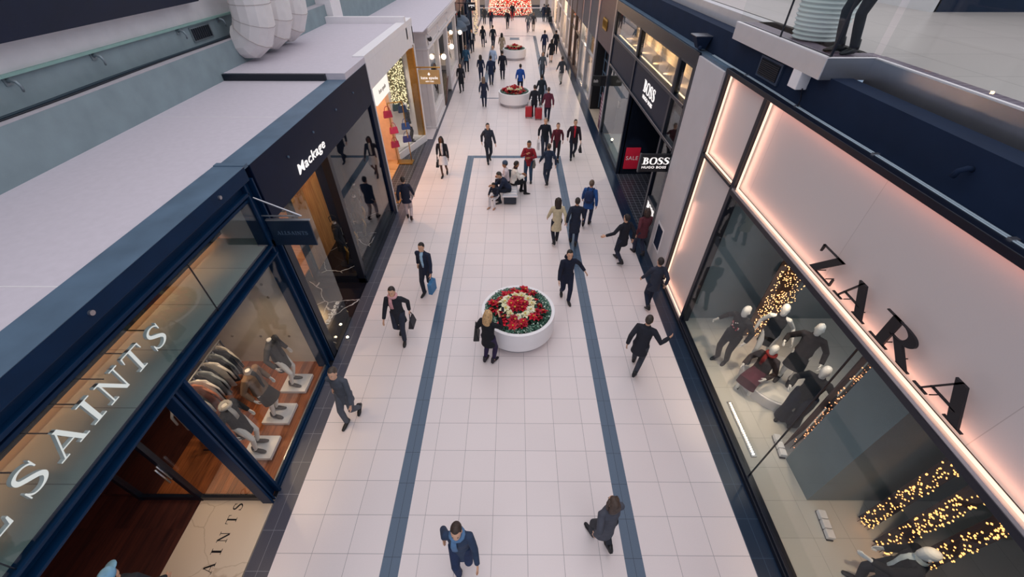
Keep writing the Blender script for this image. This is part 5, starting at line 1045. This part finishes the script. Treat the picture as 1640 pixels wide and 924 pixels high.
person('walker in charcoal hugging the glowing panel on the right', 0, 0, 5, 1.70, pos=at(1037, 492), top=('#2f3444', .68, 1.0), legs=('trousers', '#1b2338'), hair=('short', '#2e2523'))
person('walker in dark grey mid stride on the right lane', 0, 0, -30, 1.76, pos=at(1014, 592), top=('#22242f', .64, 1.08), legs=('trousers', '#3a3d48'), hair=('short', '#3a302b'), stride=.5, lean=.16, arms={'R': ((.32,.14,-.16),)}, ph=-1)
# the group at the bench
t = thing('bench', 'low grey bench with a white slatted seat in the middle of the arcade', 'bench', at(817, 318))
MB().box(-.28,.28,-.55,.9,.36,.44).build('seat', mat('bench_seat', '#b9bcc6', .5), t, local=True, bevel=.015); MB().box(-.24,.24,-.5,.85,.05,.36).build('base', mat('bench_base', '#232b3b', .5), t, local=True); MB().box(-.29,.29,-.57,-.55,.36,.42).build('edge', M_white, t, local=True)
m = MB()
for i in range(6): m.box(-.25,.25,-.5+i*.22,-.36+i*.22,.44,.455)
m.build('slat', M_cream, t, local=True)
bc = at(817, 318)
def near(dx, dy): return (bc.x+dx, bc.y+dy, 0)
person('seated person in dark navy bending forward at the near end of the bench', 0, 0, 100, 1.70, pos=near(-.05,-.22), kind='sit', lean=.55, hp=-.3, top=(NAVY, .60, 1.1), legs=('trousers', '#141b2e'), hair=('short', '#3a342f'), vox=.009, arms={'L': ((.02,.38,-.30),), 'R': ((-.02,.40,-.28),)})
person('seated person in a pale pink shirt and grey beanie on the bench', 0, 0, 95, 1.72, pos=near(-.12,.42), kind='sit', lean=.12, top=('#ddd0d6', .62, 1.0), legs=('trousers', '#1d2334'), hair=('short', '#1c1716'), hat=('beanie', '#46556a'), skin='m', vox=.009, arms={'L': ((.10,.30,-.28),), 'R': ((-.10,.30,-.28),)})
person('seated man in a white jacket turned to the right on the bench', 0, 0, -70, 1.76, pos=near(.12,.30), kind='sit', lean=.16, hp=-.2, top=('#e9e2d9', .55, 1.08), collar='#4a3334', legs=('trousers', '#12141d'), hair=('short', '#2a2320'), skin='m', vox=.009, arms={'L': ((.05,.33,-.25),), 'R': ((-.05,.33,-.25),)})
person('child in dark clothes with white trousers leaning at the near left of the bench', 0, 0, 150, 1.30, pos=near(-.52,-.50), kind='sit', lean=.35, hp=-.2, top=('#1b2134', .55, 1.05), legs=('trousers', '#d8d2d6'), shoes='#b58a70', hair=('short', '#20201f'), skin='m', vox=.009, arms={'L': ((.06,.3,-.28),), 'R': ((-.04,.34,-.25),)})
person('man in a dark red jacket standing beside the bench and looking at his hands', 0, 0, 170, 1.78, pos=at(846, 292), kind='stand', hp=-.12, top=('#8c1c2b', .74, 1.08), collar='#d9d4d4', legs=('trousers', '#2c4560'), shoes='#1a1a22', hair=('short', '#16110f'), skin='m', vox=.009, arms={'R': ((-.12,.26,-.06), (1,-.2,-.8)), 'L': ((.10,.24,-.22), (-1,-.2,-.5))}, bag=('cross', 'L', '#6d6a63', 'grey shoulder bag of the man in the dark red jacket'))
q = at(810, 300); t = thing('backpack', 'dark grey backpack standing on the bench between the seated people', 'backpack', (bc.x-.02, bc.y+.72, .455))
MB().tube([(0,0,0),(0,0,.08),(0,0,.26),(0,0,.38),(0,0,.42)], [(.12,.08),(.16,.11),(.15,.10),(.12,.08),(.05,.03)], 14, up=(0,1,0)).build('body', cloth_mat('#39424a'), t, local=True, smooth=3); MB().tube([(0,-.09,.05),(0,-.11,.12),(0,-.09,.2)], [(.09,.03),(.1,.04),(.08,.02)], 10, up=(0,1,0)).build('pocket', cloth_mat('#39424a'), t, local=True, smooth=3)
t = thing('handbag', 'x', 'handbag', (0,0,0)); bpy.data.objects.remove(t)
handbag('handbag', 'small red and pink bag on the bench seat', (bc.x-.18, bc.y+.12, .455), .3, '#c03550', .7)
person('walker in slate blue passing right of the standing man in red', 0, 0, 12, 1.74, pos=at(876, 296), top=('#26334a', .72, 1.0), legs=('trousers', '#2a3448'), hair=('short', '#3a302c'), stride=.45)
person('man in a dark jacket and blue jeans in front of the two red coats', 0, 0, 182, 1.76, pos=at(871, 250), top=('#161b29', .70, 1.08), legs=('trousers', '#2b3446'), hair=('short', '#8d7f78'), bag=('shopper', 'R', '#d8d4d6', 'white paper bag of the man in dark jacket and blue jeans'))
person('woman in a maroon coat walking next to the man in the red sweater', 0, 0, 178, 1.68, pos=at(890, 256), top=('#5c1b2b', .62, 1.0), legs=('leggings', '#20222c'), hair=('short', '#5b3b33'), ph=-1)
person('man in a bright red sweater under a dark jacket on the right lane', 0, 0, 180, 1.76, pos=at(916, 253), top=('#261a26', .72, 1.15), shirt='#c21f33', legs=('trousers', '#1a2032'), hair=('short', '#3b2d29'), bag=('hand', 'L', '#1c1f28', 'dark bag in the hand of the man in the red sweater'))
# between the two planters
person('man in a maroon sweater walking away past the second planter', 0, 0, 0, 1.80, pos=at(876, 196), top=('#5b2138', .78, 1.1), legs=('trousers', '#141c33'), hair=('short', '#4c3d36'))
r, J = person('traveller in dark clothes pulling red suitcases left of the maroon sweater', 0, 0, 0, 1.70, pos=at(855, 188), top=('#1c1f2b', .74, 1.05), legs=('trousers', '#1b1f2d'), hair=('short', '#2b2321'), bag=('case', 'L', '#b3202e', 'left of the two red suitcases behind the traveller'))
q = local_to_world(r, (.24,-.34,0)); t = thing('suitcase', 'right of the two red suitcases behind the traveller', 'suitcase', q); MB().box(-.19,.19,-.12,.12,.06,.62).build('shell', mat('case#b3202e', '#b3202e', .4), t, local=True, bevel=.03)
for sx in (-1, 1):
    for sy in (-1, 1): MB().tube([(sx*.15-.012,sy*.09,.035),(sx*.15+.012,sy*.09,.035)], .035, 12).build('wheel', M_ink, t, local=True)
MB().tube([(-.08,-.1,.62),(-.08,-.1,.86),(.08,-.1,.86),(.08,-.1,.62)], .01, 6).build('handle', M_steeltop, t, local=True)
person('walker in dark teal right of the second planter', 0, 0, 5, 1.74, pos=at(866, 170), top=('#1c2a36', .68, 1.05), legs=('trousers', '#1d2636'), hair=('short', '#1f1917'))
person('grey coated walker behind the one in dark teal', 0, 0, 178, 1.70, pos=at(868, 126), top=('#515a64', .60, 1.0), legs=('trousers', '#39414d'), hair=('long', '#4b3d38'))
person('walker in light trousers close to the maroon shop', 0, 0, 15, 1.74, pos=at(898, 136), top=('#3b3f48', .74, 1.0), legs=('trousers', '#b9b6b3'), hair=('short', '#3b302c'))
person('man in a bright blue shirt behind the second planter', 0, 0, 0, 1.76, pos=at(833, 151), kind='stand', top=('#2453a8', .78, 1.0), legs=('trousers', '#1a2338'), hair=('short', '#2a1f1b'))
person('woman in navy walking toward the second planter from its left front', 0, 0, 4, 1.68, pos=at(776, 172), top=('#1e2740', .62, 1.0), legs=('trousers', '#1a2440'), hair=('long', '#7a6455'), ph=-1)
person('walker in a long dark coat by the leaning brown board', 0, 0, 180, 1.70, pos=at(740, 147), top=('#26272f', .50, 1.05), legs=('trousers', '#1b1d26'), hair=('bob', '#221b19'))
person('woman in dark navy left of the pair of navy walkers', 0, 0, 0, 1.68, pos=at(771, 131), top=('#1b2743', .62, 1.0), legs=('trousers', '#1c2b4c'), hair=('long', '#2c221e'))
person('broad man in a navy suit left of the second planter', 0, 0, 0, 1.82, pos=at(787, 137), top=('#182647', .66, 1.12), legs=('trousers', '#17233f'), hair=('short', '#231b19'), ph=-1)
person('man in a pale blue shirt ahead of the navy suit', 0, 0, 0, 1.78, pos=at(790, 117), top=('#a9bcd9', .76, 1.1), legs=('trousers', '#1f2940'), hair=('bald', '#6a574d'), bag=('cross', 'L', '#24262e', 'dark shoulder bag of the man in the pale blue shirt'))
person('tall man in a black coat left of the farthest planter', 0, 0, 0, 1.84, pos=at(805, 128), top=('#14182a', .58, 1.08), legs=('trousers', '#141a2c'), hair=('short', '#1f1815'))
person('woman in a beige coat with dark hair beside the farthest planter', 0, 0, 0, 1.70, pos=at(804, 90), top=('#a79682', .50, 1.08), legs=('leggings', '#252a36'), hair=('long', '#1a1413'))
person('walker in a teal blue top with backpack by the cream shop', 0, 0, 0, 1.78, pos=at(748, 116), top=('#2c5876', .76, 1.05), legs=('trousers', '#1b2336'), hair=('short', '#8a6b58'), bag=('back', 'L', '#27506c', 'teal backpack of the walker by the cream shop'))
person('person in a dark suit with white shirt left of the far planter', 0, 0, 180, 1.74, pos=at(757, 84), top=('#1c2333', .68, 1.0), shirt='#d6d6da', legs=('trousers', '#191f2e'), hair=('short', '#5d4b42'))
person('woman with a dark bag on the left lane far back', 0, 0, 0, 1.70, pos=at(774, 76), top=('#1a222f', .70, 1.05), legs=('leggings', '#22304a'), hair=('long', '#221a18'), bag=('hand', 'R', '#1a1d26', 'dark bag carried on the left lane far back'))
person('man in a black coat walking away near the far planter', 0, 0, 0, 1.76, pos=at(790, 77), top=('#171e2e', .64, 1.05), legs=('trousers', '#182034'), hair=('short', '#221a17'), ph=-1)
person('man in a navy suit on the right lane far back', 0, 0, 0, 1.78, pos=at(871, 87), top=('#1a2547', .70, 1.1), legs=('trousers', '#16203a'), hair=('short', '#3a2d28'))
person('man in black next to the wall on the right far back', 0, 0, 0, 1.78, pos=at(889, 87), top=('#151a28', .70, 1.08), legs=('trousers', '#151b2b'), hair=('short', '#2c231f'), ph=-1)
person('woman in a short black dress with bare legs on the right lane', 0, 0, 0, 1.66, pos=at(882, 101), top=('#171b26', .60, 1.08), legs=('none', ''), hair=('long', '#211917'), bag=('hand', 'L', '#14161e', 'black bag of the woman with bare legs'))
person('person in black near the middle of the far end', 0, 0, 180, 1.72, pos=at(813, 46), top=('#171a26', .66, 1.05), legs=('trousers', '#171c2a'), hair=('short', '#1c1614'))
person('person in black with red leggings by the glass railing', 0, 0, 180, 1.76, pos=at(820.5, 33), top=('#13161f', .50, 1.15), legs=('leggings', '#8a2330'), hair=('short', '#181312'))
person('person in dark grey in front of the left part of the lit tree', 0, 0, 0, 1.74, pos=at(776, 39), top=('#2a2f3b', .62, 1.05), legs=('trousers', '#232a3c'), hair=('short', '#3b2f2a'))
person('person in a black and red jacket before the lit tree', 0, 0, 180, 1.78, pos=at(786.5, 45), top=('#1b2236', .62, 1.15), scarf='#a8232e', legs=('trousers', '#20304a'), hair=('short', '#211a17'))
person('walker in a grey top far back on the right', 0, 0, 180, 1.70, pos=at(845.5, 51.5), top=('#6e7177', .66, 1.05), legs=('trousers', '#27304a'), hair=('long', '#7a675a'))
person('walker in beige with a backpack far back on the right', 0, 0, 0, 1.72, pos=at(854, 51), top=('#4d4a4c', .70, 1.05), legs=('trousers', '#b7a79b'), hair=('short', '#7b6a5e'), bag=('back', 'L', '#3a3b42', 'dark backpack of the walker in beige trousers'))
person('person in navy standing left of a pair at the far right end', 0, 0, 0, 1.74, pos=at(870.5, 35), top=('#1b2740', .64, 1.15), legs=('trousers', '#26304a'), hair=('short', '#1d1715'))
person('person in black standing right in the pair at the far right end', 0, 0, 0, 1.76, pos=at(877, 36), top=('#161d2b', .66, 1.1), legs=('trousers', '#1c2434'), hair=('short', '#1d1715'), ph=-1, bag=('case', 'R', '#1d2430', 'dark suitcase at the far right end of the arcade'))
person('person in brown standing by the string lights far left', 0, 0, 180, 1.70, pos=at(755, 39.5), top=('#5a4a42', .60, 1.0), legs=('trousers', '#3a332f'), hair=('short', '#3a2c25'))
# in the left doorway and on the balcony
person('person with a light blue cap inside the left shop doorway', 0, 0, 20, 1.72, pos=(-5.24, 1.44, .005), kind='stand', top=('#20262f', .70, 1.0), legs=('trousers', '#20242c'), hair=('short', '#2c2320'), hat=('cap', '#7fb4dc'))
person('person in black trousers standing on the upper balcony by the ribbed pot', 0, 0, 100, 1.80, pos=(4.86, 6.84, ZB+.006), kind='stand', top=('#0d1428', .78, 1.0), legs=('trousers', '#0b1226'), hair=('short', '#1c1614'))
# ------------------------------------------------------------------ mannequins
def mannequin(label, pos, face, k=1., kind='stand', arms=None, lean=.0, name='mannequin', stride=.3, ph=1, skin='w', hp=0, hy=0, **kw):
    root = thing(name, label, 'mannequin', pos, math.radians(face)); J = pose(kind, ph, stride, lean, arms, k, hy, hp); kw.setdefault('vox', .009)
    figure(root, J, k, skin=skin, face=False, hair=None, **kw); return root, J
r, J = mannequin('white mannequin in a dark floral jacket, leftmost in the right window', (5.02, 6.28, .12), 120, 1.03, top=('#0b0e18', .74, 1.05), legs=('trousers', '#090c16'), shoes='#12131a', arms={'L': ((-.12,.05,-.46),), 'R': ((.25,.1,-.3),)})
m = MB(); rnd = random.Random(4)
for i in range(16): m.ball((rnd.uniform(-.11,.11), .135+rnd.uniform(-.01,.01), rnd.uniform(1.15,1.36)), (.016,.008,.016), i % 3, 6, 4)
m.build('flower_embroidery', [mat('emb_red', '#b5384a', .7), mat('emb_white', '#e8dcd6', .7), mat('emb_pink', '#d98a8f', .7)], r, local=True)
mannequin('white mannequin in a sleeveless black dress at the back of the podium', (5.62, 6.05, .392), 150, 1.03, top=('#07080e', .62, 1.02), sleeves='none', legs=('none', ''), shoes='#14151c', arms={'L': ((-.22,.06,-.42),), 'R': ((.14,.02,-.5),)})
mannequin('white mannequin seated on the podium edge in a wine red skirt', (5.50, 5.62, .0), 125, 1.0, kind='sit', lean=-.05, top=('#241414', .60, 1.12), legs=('skirt', '#4a0f26'), shoes='#14151c', scarf='#8a2a2a', arms={'L': ((-.05,.32,-.30),), 'R': ((.12,.30,-.32),)})
mannequin('white mannequin in a sheer black top and skirt at the middle of the podium', (6.02, 5.50, .392), 135, 1.03, top=('#1a1318', .80, 1.05), legs=('skirt', '#07080e'), shoes='#101118', arms={'L': ((-.18,.16,-.40),), 'R': ((.2,.28,-.18),)})
mannequin('white mannequin in a black jacket and wide navy trousers in front of the podium', (5.78, 4.66, .12), 125, 1.04, top=('#07090f', .74, 1.1), legs=('wide', '#10182c'), shoes='#12131a', arms={'L': ((-.22,.02,-.44),), 'R': ((.1,.24,-.3),)})
mannequin('white mannequin in a dark jacket stretching an arm by the light curtains', (5.45, 1.72, .12), 60, 1.04, top=('#070b16', .70, 1.1), collar='#efe9dc', shirt='#cfd6d8', legs=('trousers', '#141a2b'), shoes='#12131a', arms={'L': ((-.10,.50,-.05),), 'R': ((.1,.1,-.48),)})
mannequin('white mannequin at the bottom edge of the right window', (5.15, 1.12, .12), 110, 1.02, top=('#14192a', .66, 1.0), legs=('trousers', '#141a2b'), shoes='#12131a')
for i, (px_, py_, tp, lg, lab, face, extra) in enumerate(((-5.08, 3.98, ('#121318', .58, 1.0), ('none', ''), 'headless mannequin in a black asymmetric dress nearest the doorway', -90, dict(scarf='#b9b1aa')), (-5.05, 4.74, ('#7a5f4c', .86, 1.12), ('skirt', '#0e0f14'), 'headless mannequin in a brown shearling jacket, middle of three', -95, dict(shirt='#24262c', collar='#b7a596')), (-5.0, 5.52, ('#3c3b3e', .58, 1.05), ('none', ''), 'headless mannequin in a long grey coat by the concrete wall', -90, dict(shirt='#22242a')))):
    t = thing('display_plinth', ('white display plinth under the black dress', 'white display plinth under the brown shearling jacket', 'white display plinth under the long grey coat')[i], 'plinth', (px_+.06, py_, .09), group=None)
    MB().box(-.28,.28,-.24,.24,.02,.10).build('top_slab', M_white, t, local=True, bevel=.006); MB().box(-.26,.26,-.22,.22,0,.02).build('shadow_gap', M_ink, t, local=True)
    mannequin(lab, (px_, py_, .19), face, .98, head=False, skin='n', top=tp, legs=lg, shoes='#3a3437', arms={'L': ((-.12,.04,-.48),), 'R': ((.12,.04,-.48),)}, **extra)
t = thing('garment_rack', 'black steel garment rack behind the headless mannequins', 'rack', (-5.95, 4.7, .09))
MB().tube([(0,-.75,1.62),(0,.75,1.62)], .014, 8).build('bar', M_sat, t, local=True)
for y in (-.75, .75): MB().tube([(0,y,0),(0,y,1.62)], .016, 8).build('post', M_black, t, local=True); MB().tube([(-.25,y,.015),(.25,y,.015)], .015, 8).build('foot', M_black, t, local=True)
COLS = ['#ddd6d0','#1d1f26','#c9c4bf','#202329','#b9765b','#e4ded8','#23262d','#9aa0a6','#191b21','#d3ccc5','#2b2e35','#8f979c','#1c1f26','#c6beb7']
NM = ['white','black','pale grey','charcoal','rust','cream','black','steel grey','black','off white','dark grey','blue grey','black','stone']
PL = ['nearest the doorway','second along','third along','fourth along','fifth along','sixth along','seventh along','eighth along','ninth along','tenth along','eleventh along','twelfth along','thirteenth along','nearest the concrete wall']
for i, c in enumerate(COLS):
    garment(NM[i]+' garment '+PL[i]+' on the black rack', (-5.95, 4.02+i*.105, 1.62), c, PI/2+(.22, -.15, .05, -.25, .12)[i%5], 'garments on the black rack', .8)
for i, (x, y, c, lab) in enumerate(((-5.15, 9.95, '#0c1020', 'wire headed dark mannequin with gold legs, nearest the side pane'), (-5.10, 10.75, '#151018', 'second dark mannequin with gold legs in the oak window'), (-5.05, 11.5, '#0c1018', 'third dark mannequin with gold legs in the oak window'), (-5.3, 12.3, '#101520', 'farthest dark mannequin with gold legs in the oak window'))):
    t = thing('mannequin', lab, 'mannequin', (x, y, .2), math.radians(-75), None)
    J = pose('stand', 1, .3, 0, None, .98)
    MB().tube([J['pel']+V3(0,0,-.35), J['pel']+V3(0,0,-.1), J['waist'], J['chest'], J['upper'], (J['upper']+J['neck'])/2, J['neck']], [(.19,.14),(.16,.125),(.14,.105),(.165,.125),(.16,.11),(.1,.08),(.06,.06)], 16, up=(0,1,0)).build('coat', cloth_mat(c), t, local=True, smooth=3)
    for s in 'LR':
        MB().tube([J['sh'+s]+V3(0,0,.02), J['sh'+s], J['el'+s], J['wr'+s]], [.05,.066,.055,.042], 12).build('sleeve', cloth_mat(c), t, local=True, smooth=3)
        MB().tube([J['hip'+s], J['kn'+s], J['an'+s]+V3(0,0,-.05)], [.05,.032,.022], 10).build('leg', M_brass, t, local=True, smooth=3)
    MB().loft([(0,0,0,.2,.2),(0,0,.012,.2,.2)], 24).build('base', M_black, t, local=True); MB().tube([J['neck'], J['neck']+V3(0,0,.05)], .055, 12).build('neck_cap', M_sat, t, local=True)
    c0 = J['chin']+V3(0,0,.12); MB().tube([c0+V3(0,-.09,-.1), c0+V3(0,-.1,.05), c0+V3(0,0,.12), c0+V3(0,.1,.05), c0+V3(0,.08,-.06), c0+V3(0,.0,-.1), c0+V3(0,0,-.16)], .012, 6).build('wire_head', M_black, t, local=True, smooth=3)
    MB().box(-.035,.035,.128,.136,1.02,1.26).build('silver_front', M_sat, t, local=True)
mannequin('cream headed mannequin in a dark suit in the steel framed window', (5.3, 28.6, .3), 90, 1.03, skin='n', top=('#151b28', .74, 1.05), legs=('trousers', '#131825'), vox=.02)
mannequin('mannequin in a black outfit at the right of the brass framed window', (-5.0, 19.5, .3), -80, 1.02, skin='n', top=('#141720', .6, 1.1), legs=('trousers', '#141720'), vox=.014)
mannequin('mannequin in dark clothes behind the arched window of the cream shop', (-5.2, 23.0, .05), -90, 1.02, skin='n', top=('#1b1f29', .66, 1.1), legs=('trousers', '#171b26'), vox=.016)
# ------------------------------------------------------------------ daylight and exposure
sc = bpy.context.scene
wd = bpy.data.worlds.new('skylight'); sc.world = wd; wd.use_nodes = True
n = wd.node_tree.nodes; l = wd.node_tree.links
bg = n['Background']; tc = n.new('ShaderNodeTexCoord'); sp = n.new('ShaderNodeSeparateXYZ'); l.new(tc.outputs['Generated'], sp.inputs[0])
r = n.new('ShaderNodeValToRGB'); r.color_ramp.elements[0].position = .0; r.color_ramp.elements[0].color = lin('#7d8fa6')+(1,)
r.color_ramp.elements[1].position = .75; r.color_ramp.elements[1].color = lin('#f8f6fb')+(1,); l.new(sp.outputs['Z'], r.inputs[0]); l.new(r.outputs[0], bg.inputs[0]); bg.inputs[1].default_value = 1.0
sc.view_settings.view_transform = 'Standard'; sc.view_settings.look = 'None'; sc.view_settings.gamma = 1.0; sc.view_settings.use_curve_mapping = False
sc.view_settings.exposure = 0.25
